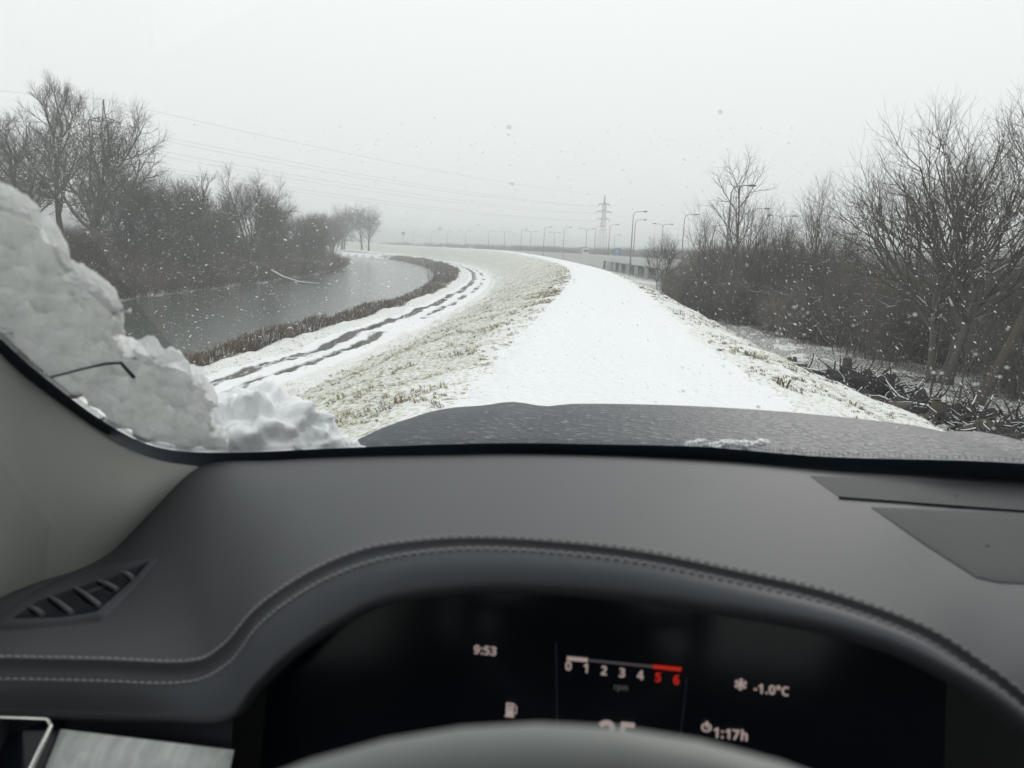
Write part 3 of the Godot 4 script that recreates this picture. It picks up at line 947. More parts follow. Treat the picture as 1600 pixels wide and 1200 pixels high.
	for x in [[0.45, 0.045, -0.004], [0.75, 0.03, -0.02], [0.88, 0.02, -0.03], [0.93, 0.1, 0.08], [0.94, 0.3, 0.3]]:
		fin.append(Vector3(x[0], x[1], 0))
		fout.append(Vector3(x[0] + (0.015 if x[0] > 0.9 else 0.0), x[2] - 0.02, 0))
	rows = []
	for i in 2:
		var row := PackedVector3Array()
		for j in 161:
			var q := cat(fin if i == 0 else fout, j / 160.0)
			if i == 1: q += (q - cat(fin, j / 160.0)) * 0.25
			row.append(screen_at(q.x, q.y) - screen_out(q.x, q.y) * 0.002)
		rows.append(row)
	b = Buf.new()
	b.grid(rows)
	b.uv.clear()
	obj("printed_border", b.mesh(), mats.frit, glass)
	b = Buf.new()
	var aer := PackedVector3Array()
	for q in LINE:
		aer.append(screen_at(q.x, q.y) - screen_out(q.x, q.y) * 0.001)
	b.tube(aer, PackedFloat32Array([0.0012, 0.0012, 0.0014, 0.0016, 0.002]), 6)
	obj("aerial_wire", b.mesh(), mats.frit, glass)
	var dots := Buf.new()
	var u := 0.0
	while u < 0.999:
		for r in 3:
			var q := cat(fin, u)
			var away := (q - cat(fout, u)).normalized() * (0.0035 + 0.004 * r)
			q += away
			var n := screen_out(q.x, q.y)
			var at := screen_at(q.x, q.y) - n * 0.0012
			dots.stick(at, at - n * 0.0003, 0.0016 - 0.00042 * r, 0.0016 - 0.00042 * r, 6)
		u += 0.0016
	var od := obj("border_dots", dots.mesh(), mats.frit_dot, glass)
	od.set_meta("kind", "stuff")
	# hood, cowl, fenders
	rows = []
	for i in 37:
		var z := lerpf(-1.03, -2.25, i / 36.0)
		var narrow := 1.0 - 0.10 * smoothstep(-1.6, -2.25, z)
		var row := PackedVector3Array()
		for j in 61:
			var a := lerpf(-0.93, 0.93, j / 60.0)
			row.append(Vector3(0.37 + a * narrow, hood_y(a, z), z))
		rows.append(row)
	b = Buf.new()
	b.grid(rows)
	b.uv.clear()
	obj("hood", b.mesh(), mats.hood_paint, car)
	rows = []
	for i in 4:
		var row := PackedVector3Array()
		for j in 61:
			var a := lerpf(-0.92, 0.92, j / 60.0)
			var w := i / 3.0
			row.append(Vector3(0.37 + a, lerpf(1.19, hood_y(a, -1.04) - 0.012, w) - 0.02 * a * a, lerpf(-0.98 + 0.2 * a * a, -1.06, w)))
		rows.append(row)
	b = Buf.new()
	b.grid(rows)
	b.uv.clear()
	obj("cowl", b.mesh(), mats.black_plastic, car)
	for s in [-1.0, 1.0]:
		rows = []
		for i in 37:
			var z := lerpf(-0.80, -2.25, i / 36.0)
			var narrow := 1.0 - 0.10 * smoothstep(-1.6, -2.25, z)
			var row := PackedVector3Array()
			for j in 7:
				var t := j / 6.0
				var top := hood_y(0.93, minf(z, -0.9))
				var arch := 0.38 * sqrt(maxf(0.0, 1.0 - pow((z + 1.55) / 0.38, 2.0))) + 0.34
				row.append(Vector3(0.37 + s * (0.93 * narrow + 0.02 * sin(PI * t)), lerpf(top, maxf(0.28, arch if absf(z + 1.55) < 0.38 else 0.28), t), z))
			rows.append(row)
		if s > 0: rows.reverse()
		b = Buf.new()
		b.grid(rows)
		b.uv.clear()
		obj("fender", b.mesh(), mats.paint, car)
		for z in [-1.55, 1.25]:
			b = Buf.new()
			b.tube(PackedVector3Array([Vector3(0.37 + s * 0.70, 0.34, z), Vector3(0.37 + s * 0.73, 0.34, z), Vector3(0.37 + s * 0.90, 0.34, z), Vector3(0.37 + s * 0.92, 0.34, z)]), PackedFloat32Array([0.31, 0.34, 0.34, 0.31]), 32)
			var w := obj("wheel", b.mesh(), mats.black_plastic, car)
			b = Buf.new()
			b.tube(PackedVector3Array([Vector3(0.37 + s * 0.91, 0.34, z), Vector3(0.37 + s * 0.925, 0.34, z)]), PackedFloat32Array([0.23, 0.2]), 24)
			obj("rim", b.mesh(), mats.chrome, w)
		# door skin with its inner panel
		for z in [[-0.80, 0.25], [0.27, 1.15]]:
			b = Buf.new()
			b.box(Vector3(0.37 + s * 0.925, 0.69, (z[0] + z[1]) / 2), Vector3(0.04, 0.82, z[1] - z[0]))
			var door := obj("door", b.mesh(), mats.paint, car)
			b = Buf.new()
			b.box(Vector3(0.37 + s * 0.865, 0.72, (z[0] + z[1]) / 2), Vector3(0.06, 0.76, z[1] - z[0] - 0.02))
			obj("door_panel", b.mesh(), mats.dash_dark, door)
			b = Buf.new()
			b.quad(Vector3(0.37 + s * 0.925, 1.10, z[0] + 0.02), Vector3(0.37 + s * 0.925, 1.10, z[1] - 0.02), Vector3(0.37 + s * 0.78, 1.72, z[1] - 0.04), Vector3(0.37 + s * 0.78, 1.72, maxf(z[0] + 0.02, -0.22)))
			obj("side_window", b.mesh(), mats.glass, door)
		for z in [0.26, 1.16]:
			b = Buf.new()
			b.tube(PackedVector3Array([Vector3(0.37 + s * 0.92, 1.08, z), Vector3(0.37 + s * 0.775, 1.73, z)]), PackedFloat32Array([0.045, 0.04]), 8)
			obj("pillar", b.mesh(), mats.pillar_trim, car)
		b = Buf.new()
		b.box(Vector3(0.37 + s * 0.91, 0.85, 1.62), Vector3(0.05, 0.55, 0.92)); b.box(Vector3(0.37 + s * 0.80, 1.42, 1.66), Vector3(0.06, 0.66, 0.70), Basis(Vector3.BACK, s * 0.22))
		obj("rear_quarter", b.mesh(), mats.paint, car)
		# front seats
		b = Buf.new()
		puff(Vector3(0.37 + s * 0.37, 0.62, 0.28), Vector3(0.26, 0.12, 0.30), 0.0, b, 0.0)
		var seat := obj("seat", b.mesh(), mats.seat_cloth, car)
		b = Buf.new()
		puff(Vector3(0.37 + s * 0.37, 0.98, 0.58), Vector3(0.25, 0.36, 0.10), 0.0, b, 0.0)
		obj("backrest", b.mesh(), mats.seat_cloth, seat)
		b = Buf.new()
		puff(Vector3(0.37 + s * 0.37, 1.43, 0.62), Vector3(0.13, 0.10, 0.06), 0.0, b, 0.0)
		obj("headrest", b.mesh(), mats.seat_cloth, seat)
	for skin in 2:
		rows = []
		for i in 15:
			var z := lerpf(-0.24, 2.0, i / 14.0)
			var row := PackedVector3Array()
			for j in 17:
				var a := lerpf(-0.80, 0.80, j / 16.0)
				row.append(Vector3(0.37 + a, 1.765 + 0.05 * sin(PI * clampf(i / 14.0, 0.0, 1.0)) - 0.07 * a * a - 0.06 * i / 14.0 + 0.035 * skin, z - 0.2 * (0.64 - a * a) * (1.0 - i / 14.0)))
			rows.append(row)
		if skin == 0: rows.reverse()
		b = Buf.new()
		b.grid(rows)
		b.uv.clear()
		obj("headliner" if skin == 0 else "roof_panel", b.mesh(), mats.headliner if skin == 0 else mats.paint, car)
	b = Buf.new()
	b.box(Vector3(0.37, 0.78, 2.08), Vector3(1.8, 0.75, 0.06))
	var gate := obj("tailgate", b.mesh(), mats.paint, car)
	b = Buf.new()
	b.quad(Vector3(-0.45, 1.15, 2.08), Vector3(1.19, 1.15, 2.08), Vector3(1.08, 1.68, 1.98), Vector3(-0.34, 1.68, 1.98))
	obj("rear_window", b.mesh(), mats.glass, gate)
	b = Buf.new()
	b.box(Vector3(0.37, 0.32, 0.3), Vector3(1.76, 0.06, 3.5)); b.box(Vector3(0.37, 0.7, -0.98), Vector3(1.7, 0.75, 0.05))
	obj("floor_pan", b.mesh(), mats.seat_cloth, car)
	b = Buf.new()
	b.box(Vector3(0.37, 0.62, -2.25), Vector3(1.66, 0.62, 0.08))
	obj("bumper", b.mesh(), mats.paint, car)
	var base := Vector3(0.37, 0.0, 0.0)
	for ch in car.get_children():
		ch.position -= base
	car.position = base

func build_windscreen_snow() -> void:
	var poly := PackedVector2Array()
	for p in SNOW:
		poly.append(Vector2(p.x, p.y))
	var na := 64
	var nt := 190
	var top := Buf.new()
	var dist := PackedFloat32Array()
	var ps := PackedVector2Array()
	for i in nt:
		for j in na:
			var q := Vector2(lerpf(-0.955, -0.785, j / float(na - 1)), lerpf(-0.02, 0.54, i / float(nt - 1)))
			var d := 9.0
			for k in poly.size():
				d = minf(d, q.distance_to(Geometry2D.get_closest_point_to_segment(q, poly[k], poly[(k + 1) % poly.size()])))
			if not Geometry2D.is_point_in_polygon(q, poly):
				d = -d
			d += 0.013 * soft.get_noise_2d(q.x * 300.0, q.y * 300.0) + 0.0025 * soft.get_noise_2d(q.x * 900.0, q.y * 900.0)
			dist.append(d)
			ps.append(q)
	var cols := na
	var moved := ps.duplicate()
	for i in range(1, nt - 1):
		for j in range(1, na - 1):
			var k := i * cols + j
			if dist[k] < 0.0 and dist[k] > -0.006:
				var gr := Vector2((dist[k + 1] - dist[k - 1]) / (ps[k + 1].x - ps[k - 1].x), (dist[k + cols] - dist[k - cols]) / (ps[k + cols].y - ps[k - cols].y))
				if gr.length() > 0.2:
					moved[k] = ps[k] - gr / gr.length_squared() * dist[k]
	for layer in 2:
		for k in ps.size():
			var q := moved[k]
			var d := maxf(dist[k], 0.0)
			var n1 := soft.get_noise_2d(q.x * 230.0 + 40.0, q.y * 230.0)
			var n2 := soft.get_noise_2d(q.x * 620.0 + 90.0, q.y * 620.0)
			var n3 := soft.get_noise_2d(q.x * 1700.0 + 190.0, q.y * 1700.0)
			var lump := soft.get_noise_2d(q.x * 260.0 - 70.0, q.y * 260.0)
			var rise := sqrt(1.0 - pow(maxf(0.0, 1.0 - d / 0.055), 2.0))
			var thick := maxf(0.0, rise * (0.030 + 0.012 * n1 + 0.006 * n2 + 0.0016 * n3 + 0.010 * smoothstep(-0.93, -0.83, q.x)))
			var gap := thick * clampf(0.32 + 0.42 * lump + 0.16 * n2 + 0.08 * n3, 0.02, 0.8)
			var h := 0.003 + (gap if layer == 0 else thick + 0.0004)
			top.v.append(screen_at(q.x, q.y) + screen_out(q.x, q.y) * h)
			top.n.append(Vector3.UP)
	var total := ps.size()
	for i in nt - 1:
		for j in cols - 1:
			var k := i * cols + j
			if maxf(maxf(dist[k], dist[k + 1]), maxf(dist[k + cols], dist[k + cols + 1])) > 0.0:
				top.ix.append_array(PackedInt32Array([total + k, total + k + 1, total + k + cols, total + k + 1, total + k + cols + 1, total + k + cols]))
				top.ix.append_array(PackedInt32Array([k, k + cols, k + 1, k + 1, k + cols, k + cols + 1]))
	var tool := SurfaceTool.new()
	tool.create_from(top.mesh(), 0)
	tool.generate_normals()
	tag(obj("windscreen_snow", tool.commit(), mats.wet_snow), "wet mound of swept snow stuck to the windscreen along the pillar", "snow", "", "thing")
	var b := Buf.new()
	puff(Vector3(-0.485, 1.195, -1.09), Vector3(0.085, 0.080, 0.08), 3.0, b, 0.28)
	puff(Vector3(-0.555, 1.195, -1.05), Vector3(0.07, 0.072, 0.07), 23.0, b, 0.28)
	puff(Vector3(-0.425, 1.180, -1.11), Vector3(0.062, 0.056, 0.06), 43.0, b, 0.28)
	puff(Vector3(-0.375, 1.158, -1.12), Vector3(0.04, 0.036, 0.04), 63.0, b, 0.35)
	b.uv.clear()
	tag(obj("cowl_snow", b.mesh(), mats.snow), "fluffy bright heap of snow on the corner of the hood", "snow", "", "thing")
	b = Buf.new()
	for k in 9:
		puff(Vector3(0.139 + 0.0115 * k, 1.2535 + 0.001 * k + 0.002 * sin(k * 1.7), -1.022), Vector3(0.009, 0.004 + 0.0012 * sin(k * 2.3), 0.006), k * 11.0, b, 0.5)
	b.uv.clear()
	tag(obj("wiper_snow", b.mesh(), mats.snow), "thin strip of leftover snow at the foot of the windscreen", "snow", "", "thing")
	# slush that the wiper left beside the mound
	var outer := []
	var inner := []
	for k in 9:
		outer.append(Vector3(SMEAR[k].x, SMEAR[k].y, 0))
	for k in 7:
		inner.append(Vector3(SMEAR[15 - k].x, SMEAR[15 - k].y, 0))
	var rows := []
	for w in 9:
		var row := PackedVector3Array()
		for j in 61:
			var p := cat(outer, j / 60.0).lerp(cat(inner, j / 60.0), w / 8.0 * 1.2)
			row.append(screen_at(p.x, p.y) + screen_out(p.x, p.y) * (0.0022 + 0.0004 * rough.get_noise_2d(p.x * 60.0, p.y * 60.0)))
		rows.append(row)
	b = Buf.new()
	b.grid(rows)
	b.uv.clear()
	tag(obj("slush_smear", b.mesh(), mats.slush_film), "blurred streak of slush along the edge of the wiped glass", "slush", "", "stuff")
	# specks of wet snow that stuck to the wiped glass
	var rng := RandomNumberGenerator.new()
	rng.seed = 63
	b = Buf.new()
	for k in 95:
		var q := Vector2(rng.randf_range(-0.72, 0.2), rng.randf_range(0.06, 0.62))
		if k < 55: q = Vector2(rng.randf_range(-0.28, 0.2), rng.randf_range(0.08, 0.36))
		var r := rng.randf_range(0.0006, 0.0016) if k < 55 else rng.randf_range(0.0004, 0.0009)
		puff_small(screen_at(q.x, q.y) + screen_out(q.x, q.y) * r * 0.8, Vector3(r * rng.randf_range(0.9, 1.8), r, r), b)
	tag(obj("snow_specks", b.mesh(), mats.wet_snow), "specks of wet snow scattered over the wiped windscreen", "snow", "", "stuff")

func puff_small(at: Vector3, r: Vector3, b: Buf) -> void:
	var rows := []
	for i in 6:
		var th := PI * i / 5.0
		var row := PackedVector3Array()
		for j in 9:
			var ph := TAU * (j % 8) / 8.0
			row.append(at + Vector3(sin(th) * cos(ph), cos(th), sin(th) * sin(ph)) * r * (0.85 + 0.3 * float((i * 5 + j * 3) % 4) / 3.0 if j < 8 else 0.85 + 0.3 * float((i * 5) % 4) / 3.0))
		rows.append(row)
	b.grid(rows)
	b.uv.clear()

func perforated() -> ImageTexture:      # cloth of the speaker: fine dark holes
	var im := Image.create(128, 128, false, Image.FORMAT_RGB8)
	im.fill(lin(0.055, 0.058, 0.063))
	for i in 32:
		for j in 32:
			im.fill_rect(Rect2i(i * 4 + (j % 2) * 2, j * 4, 2, 2), lin(0.018, 0.02, 0.023))
	return ImageTexture.create_from_image(im)

# ---------------------------------------------------------------- vegetation
func on_land(x: float, z: float, sink := 0.05) -> Vector3:
	return Vector3(x, land(x, z) - sink, z)

func build_river_trees() -> void:
	var bark: Material = mats.bark
	var tw: Material = mats.twig
	var g := "bare trees on the far river bank"
	# tall forked tree with brush-like upright limbs
	var tall := {"len": [15.5, 7.4, 3.2, 1.5, 0.9], "rad": [0.40, 0.16, 0.065, 0.028, 0.014], "kids": [10, 8, 8, 7], "angle": [44, 40, 38, 36], "start": [0.28, 0.25, 0.2, 0.15], "rise": [0.02, 0.13, 0.10, 0.12, 0.1], "wob": [0.10, 0.14, 0.18, 0.2, 0.25], "segs": [9, 6, 4, 3, 2]}
	tree("poplar_tree", "tallest bare tree on the far bank, straight trunk and upright limbs", g, grow(11, tall), on_land(-62.1, -85.0), bark, tw, 0.4, Vector3(1.0, 1.06, 1.0))
	var wide := {"len": [6.0, 8.5, 4.0, 1.9, 1.0], "rad": [0.36, 0.20, 0.075, 0.03, 0.014], "kids": [8, 9, 8, 7], "angle": [45, 42, 42, 38], "start": [0.45, 0.3, 0.2, 0.1], "rise": [0.05, 0.05, 0.06, 0.08, 0.08], "wob": [0.16, 0.2, 0.24, 0.28, 0.3], "segs": [6, 7, 5, 3, 2], "tilt": Vector3(0.22, 0, 0)}
	tree("willow_tree", "broad bare willow leaning over the river with wide arching limbs", g, grow(23, wide), on_land(-56.5, -82.0), bark, tw, 0.0, Vector3(1.25, 1.42, 1.25))
	tree("poplar_tree", "bare many-limbed tree standing behind the snow on the windscreen", g, grow(31, tall), on_land(-65.5, -82.0), bark, tw, 2.0, Vector3(1.1, 0.82, 1.1))
	tree("poplar_tree", "bare tree at the upstream end of the far bank wood", g, grow(37, tall), on_land(-71.0, -80.0), bark, tw, 4.0, Vector3(1.0, 0.78, 1.0))
	var dense := {"stems": 5, "foot": 0.8, "lean": 0.45, "len": [6.5, 4.2, 2.2, 1.2, 0.7], "rad": [0.15, 0.075, 0.04, 0.024, 0.016], "kids": [9, 8, 7, 5], "angle": [45, 45, 42, 40], "start": [0.15, 0.15, 0.1, 0.1], "rise": [0.05, 0.03, 0.03, 0.05, 0.05], "wob": [0.12, 0.2, 0.25, 0.3, 0.3], "segs": [6, 4, 3, 2, 2]}
	var a := grow(41, dense)
	tree("sallow_tree", "dense rounded bare tree between the willow and the broken tree", g, a, on_land(-54.6, -90.0), bark, tw, 0.0, Vector3(1.4, 1.42, 1.4))
	var broken := {"stems": 3, "foot": 0.5, "lean": 0.16, "len": [10.5, 3.2, 1.5, 0.9], "rad": [0.26, 0.13, 0.05, 0.024], "kids": [11, 6, 6], "angle": [38, 40, 40], "start": [0.3, 0.25, 0.2], "rise": [0.03, 0.14, 0.1, 0.1], "wob": [0.12, 0.2, 0.25, 0.3], "segs": [7, 5, 3, 2]}
	tree("broken_tree", "bare tree with several snapped upright stubs for limbs", g, grow(43, broken), on_land(-52.2, -96.0), bark, tw, 0.0, Vector3(1.0, 1.12, 1.0))
	var oval := {"len": [5.5, 8.0, 3.6, 1.8, 1.0], "rad": [0.32, 0.15, 0.06, 0.026, 0.013], "kids": [12, 8, 8, 7], "angle": [40, 38, 40, 38], "start": [0.45, 0.3, 0.2, 0.1], "rise": [0.02, 0.05, 0.05, 0.06, 0.06], "wob": [0.08, 0.12, 0.2, 0.25, 0.3], "segs": [6, 6, 4, 3, 2]}
	var o := grow(47, oval)
	tree("maple_tree", "lone bare tree with a rounded fan crown at the water's edge", g, o, on_land(-52.0, -112.0), bark, tw, 1.0, Vector3(1.2, 1.17, 1.2))
	var small := grow(53, {"stems": 4, "foot": 0.5, "lean": 0.3, "len": [6.0, 3.4, 1.8, 1.0], "rad": [0.14, 0.07, 0.035, 0.02], "kids": [10, 8, 7], "angle": [42, 42, 40], "start": [0.25, 0.2, 0.1], "rise": [0.05, 0.06, 0.06, 0.06], "wob": [0.12, 0.2, 0.25, 0.3], "segs": [6, 4, 3, 2]})
	var first: Node3D = null
	var rest := [[-53.3, -105.0, 1.05, 1.0], [-60.5, -95.0, 1.45, 0.0], [-54.5, -128.0, 1.05, 2.2], [-58.0, -134.0, 1.25, 3.0], [-56.0, -146.0, 1.1, 4.1], [-60.5, -142.0, 1.3, 5.2], [-59.5, -156.0, 1.15, 0.7], [-62.0, -163.0, 1.2, 1.9], [-57.5, -102.0, 1.3, 5.9], [-59.0, -112.0, 1.2, 2.9], [-61.0, -122.0, 1.25, 0.3], [-66.0, -98.0, 1.5, 3.6], [-73.0, -92.0, 1.6, 1.3], [-64.5, -170.0, 1.15, 4.6], [-80.0, -228.0, 1.35, 0.5], [-87.0, -240.0, 1.45, 2.6], [-90.0, -258.0, 1.4, 3.3], [-99.0, -283.0, 1.6, 1.4], [-72.0, -192.0, 1.2, 5.0], [-76.0, -208.0, 1.3, 2.0]]
	for k in rest.size():
		var p: Array = rest[k]
		if k == 0:
			first = tree("alder_tree", "small many-stemmed bare tree in the far bank wood", "small bare trees along the far bank", small, on_land(p[0], p[1]), bark, tw)
		var t: Node3D = first if k == 0 else copy(first)
		if k > 13: t.set_meta("label", "small hazy bare tree between the far bank wood and the river bend")
		t.position = on_land(p[0], p[1])
		t.rotation.y = p[3]
		t.scale = Vector3(p[2], p[2] * 1.18, p[2])
	var hazy := grow(59, {"len": [9.0, 6.0, 3.0, 1.6, 1.0], "rad": [0.30, 0.11, 0.045, 0.022, 0.012], "kids": [16, 8, 6, 5], "angle": [55, 45, 42, 40], "start": [0.22, 0.2, 0.15, 0.1], "rise": [0.02, 0.05, 0.05, 0.05, 0.05], "wob": [0.06, 0.14, 0.2, 0.25, 0.3], "segs": [7, 6, 4, 3, 2]})
	# three trees fading into the snowfall beyond the bend
	for k in 4:
		var p: Array = [[-101.0, -300.0, 1.25, 0.3], [-96.5, -312.0, 1.3, 2.1], [-90.0, -300.0, 1.22, 4.0], [-106.0, -318.0, 1.15, 5.0]][k]
		var t := tree("lime_tree", "pale hazy bare tree beyond the bend of the river", "hazy trees beyond the river bend", hazy, on_land(p[0], p[1]), bark, tw, p[3], Vector3(p[2], p[2] * 1.05, p[2]))
		t.position.y = maxf(t.position.y, -1.2)

func bush_meshes() -> Array:
	var out := []
	for k in 5:
		var sp := {"stems": 9, "foot": 0.7, "lean": 0.4, "len": [2.6, 1.3, 0.7, 0.4], "rad": [0.028, 0.014, 0.008, 0.006], "kids": [8, 6, 4], "angle": [40, 42, 45], "start": [0.15, 0.15, 0.1], "rise": [0.05, 0.06, 0.05, 0.04], "wob": [0.12, 0.22, 0.3, 0.3], "segs": [5, 3, 2, 1]}
		var parts := grow(100 + k, sp)
		var am := ArrayMesh.new()
		parts[0].add_to(am, null)
		var b: Buf = parts[1]
		var off: int = b.v.size()
		b.v.append_array(parts[0].v); b.n.append_array(parts[0].n)
		for i in parts[0].ix:
			b.ix.append(i + off)
		out.append(b.mesh())
	return out

func build_thickets(bushes: Array) -> void:
	var rng := RandomNumberGenerator.new()
	rng.seed = 71
	# right of the dyke: one dark mass of brushwood
	var places := [[], [], [], [], []]
	var tints := [[], [], [], [], []]
	for k in 620:
		var s := rng.randf_range(22.0, 96.0)
		var front := 7.4 + maxf(0.0, (52.0 - s)) * 0.22 + road_x(s) - 0.37
		front = maxf(front, 0.094 * s + 0.5) if s > 52.0 else front
		var x := front + pow(rng.randf(), 1.4) * (15.0 if s < 60.0 else 10.0) + rng.randf_range(-0.4, 0.5)
		if s < 31.0 and x < 13.5: continue
		var edge := smoothstep(0.0, 4.0, x - front)
		var size := rng.randf_range(0.8, 1.15) * lerpf(0.75, 1.3, edge)
		var y := land(x, -s) - 0.1
		size *= 1.08
		places[k % 5].append(Transform3D(Basis(Vector3.UP, rng.randf() * TAU).scaled(Vector3(size, size * rng.randf_range(0.9, 1.2), size)), Vector3(x, y, -s)))
		var c := rng.randf_range(0.7, 1.3) * (2.0 if rng.randf() < 0.16 else 1.0)
		tints[k % 5].append(Color(0.140 * c, 0.122 * c, 0.108 * c))
	var thicket := thing("thicket", "dark leafless brushwood massed at the foot of the dyke", "thicket", Vector3.ZERO)
	thicket.set_meta("kind", "stuff")
	for k in 5:
		scatter("brushwood", bushes[k], mats.twig_tinted, places[k], tints[k], thicket)
	var lying := Buf.new()
	for k in 900:
		var s := rng.randf_range(26.0, 70.0)
		var front := maxf(7.4 + maxf(0.0, (52.0 - s)) * 0.22 + road_x(s) - 0.37, 0.094 * s + 0.5 if s > 52.0 else 0.0)
		var x := front + rng.randf_range(-0.3, 3.5)
		if s < 31.0 and x < 13.5: continue
		var d := Vector3(rng.randf_range(-1, 1), rng.randf_range(-0.3, 0.5), rng.randf_range(-1, 1)).normalized() * rng.randf_range(0.08, 0.32)
		var at := Vector3(x, land(x, -s) + 0.1 + 2.6 * rng.randf(), -s)
		lying.stick(at - d, at + d, 0.011, 0.004, 4)
	tag(obj("snowy_twigs", lying.mesh(), mats.snow), "snow lying along twigs at the face of the brushwood", "twigs", "", "stuff")
	# the far river bank: reddish undergrowth
	places = [[], [], [], [], []]
	tints = [[], [], [], [], []]
	for k in 700:
		var s := rng.randf_range(52.0, 196.0)
		var q := -44.9 - pow(rng.randf(), 1.5) * 17.0
		var x := road_x(s) + q
		var size := rng.randf_range(0.8, 1.5) * lerpf(0.8, 1.3, smoothstep(-46.0, -54.0, q))
		places[k % 5].append(Transform3D(Basis(Vector3.UP, rng.randf() * TAU).scaled(Vector3(size * 1.2, size * 0.85, size * 1.2)), Vector3(x, land(x, -s) - 0.1, -s)))
		var c := rng.randf_range(0.6, 1.4) * (1.9 if rng.randf() < 0.2 else 1.0)
		tints[k % 5].append(Color(0.125 * c, 0.085 * c, 0.07 * c) if rng.randf() < 0.6 else Color(0.085 * c, 0.078 * c, 0.07 * c))
	var under := thing("undergrowth", "reddish brown leafless undergrowth covering the far river bank", "undergrowth", Vector3.ZERO)
	under.set_meta("kind", "stuff")
	for k in 5:
		scatter("brushwood", bushes[k], mats.twig_tinted, places[k], tints[k], under)
	# snow lying in the undergrowth along the waterline
	var b := Buf.new()
	for k in 1500:
		var s := rng.randf_range(55.0, 190.0)
		var x := road_x(s) - 44.8 - rng.randf() * 8.0
		var d := Vector3(rng.randf_range(-1, 1), rng.randf_range(-0.35, 0.5), rng.randf_range(-1, 1)).normalized() * rng.randf_range(0.15, 0.7)
		var at := Vector3(x, land(x, -s) + 0.1 + 2.2 * pow(rng.randf(), 1.6), -s)
		b.stick(at - d, at + d, 0.04, 0.012, 4)
	tag(obj("snowy_branches", b.mesh(), mats.snow), "snow-laden twigs low on the far bank by the water", "branches", "", "stuff")
	# broken pale limbs by the lone fan tree, and a drowned bough
	b = Buf.new()
	b.tube(PackedVector3Array([Vector3(0, 2.3, 0), Vector3(0.35, 1.5, 0.2), Vector3(0.2, 0.7, 0.3), Vector3(0.7, -0.3, 0.6)]), PackedFloat32Array([0.12, 0.16, 0.15, 0.1]), 6)
	b.tube(PackedVector3Array([Vector3(0.25, 0.9, 0.3), Vector3(-0.4, 0.3, 0.5), Vector3(-1.6, -0.1, 0.8)]), PackedFloat32Array([0.13, 0.1, 0.06]), 6)
	tag(obj("snapped_branch", b.mesh(), mats.snow), "snapped white branch standing in the water under the fan-shaped tree", "branch").position = Vector3(-49.3, -4.75, -108.5)
	b = Buf.new()
	b.tube(PackedVector3Array([Vector3(-3.4, 1.8, 0), Vector3(-1.5, 0.9, 0.2), Vector3(1.0, 0.25, 0.1), Vector3(4.2, 0.12, -0.2)]), PackedFloat32Array([0.14, 0.13, 0.1, 0.04]), 6)
	tag(obj("fallen_bough", b.mesh(), mats.snow), "long snow-covered bough sloping from the bank into the river", "branch").position = Vector3(-45.6, -4.9, -113.0)

func build_thicket_trees() -> void:
	var g := "young trees rising out of the brushwood"
	var up := {"len": [7.5, 3.2, 1.5, 0.7], "rad": [0.10, 0.042, 0.02, 0.011], "kids": [17, 7, 5], "angle": [48, 42, 40], "start": [0.18, 0.2, 0.15], "rise": [0.02, 0.07, 0.08, 0.08], "wob": [0.05, 0.12, 0.2, 0.25], "segs": [8, 5, 3, 2]}
	var brush := {"stems": 4, "foot": 0.3, "lean": 0.22, "len": [5.0, 2.4, 1.1, 0.6], "rad": [0.05, 0.026, 0.014, 0.009], "kids": [9, 6, 5], "angle": [30, 32, 35], "start": [0.25, 0.2, 0.1], "rise": [0.03, 0.08, 0.08, 0.06], "wob": [0.06, 0.12, 0.2, 0.25], "segs": [6, 4, 3, 2]}
	var ball := {"stems": 2, "foot": 0.2, "lean": 0.12, "len": [3.6, 2.4, 1.2, 0.6], "rad": [0.09, 0.045, 0.022, 0.014], "kids": [11, 8, 6], "angle": [40, 38, 38], "start": [0.35, 0.2, 0.1], "rise": [0.02, 0.08, 0.06, 0.06], "wob": [0.06, 0.14, 0.2, 0.25], "segs": [6, 5, 3, 2]}
	tree("alder_tree", "small round-headed bare tree beside the bridge", g, grow(201, ball), on_land(6.0, -75.0), mats.bark, mats.twig, 0.0, Vector3(1.15, 1.2, 1.15))
	tree("alder_tree", "slender bare tree with a pointed crown, tallest above the brushwood", g, grow(203, up), on_land(8.6, -50.0), mats.bark, mats.twig, 1.0, Vector3(1.06, 1.14, 1.06))
	var b := grow(207, brush)
	var spots := [[7.4, -52.0, 1.2, "spindly bare sapling close beside the slender pointed tree"], [9.3, -48.0, 1.2, "spindly bare sapling just behind the slender pointed tree"], [9.9, -46.0, 1.05, "short bare sapling below the single-arm street lamp"], [10.7, -44.0, 1.08, "short bare sapling below the double street lamp"], [11.4, -42.0, 1.32, "feathery bare sapling rising alone above the brushwood"], [11.8, -40.0, 1.05, "bare sapling crowding the feathery one"]]
	var first: Node3D = null
	for k in spots.size():
		var p: Array = spots[k]
		if k == 0:
			first = tree("bare_sapling", p[3], g, b, on_land(p[0], p[1]), mats.bark, mats.twig)
		var t: Node3D = first if k == 0 else copy(first, p[3])
		t.position = on_land(p[0], p[1])
		t.rotation.y = k * 1.9
		t.scale = Vector3.ONE * p[2]

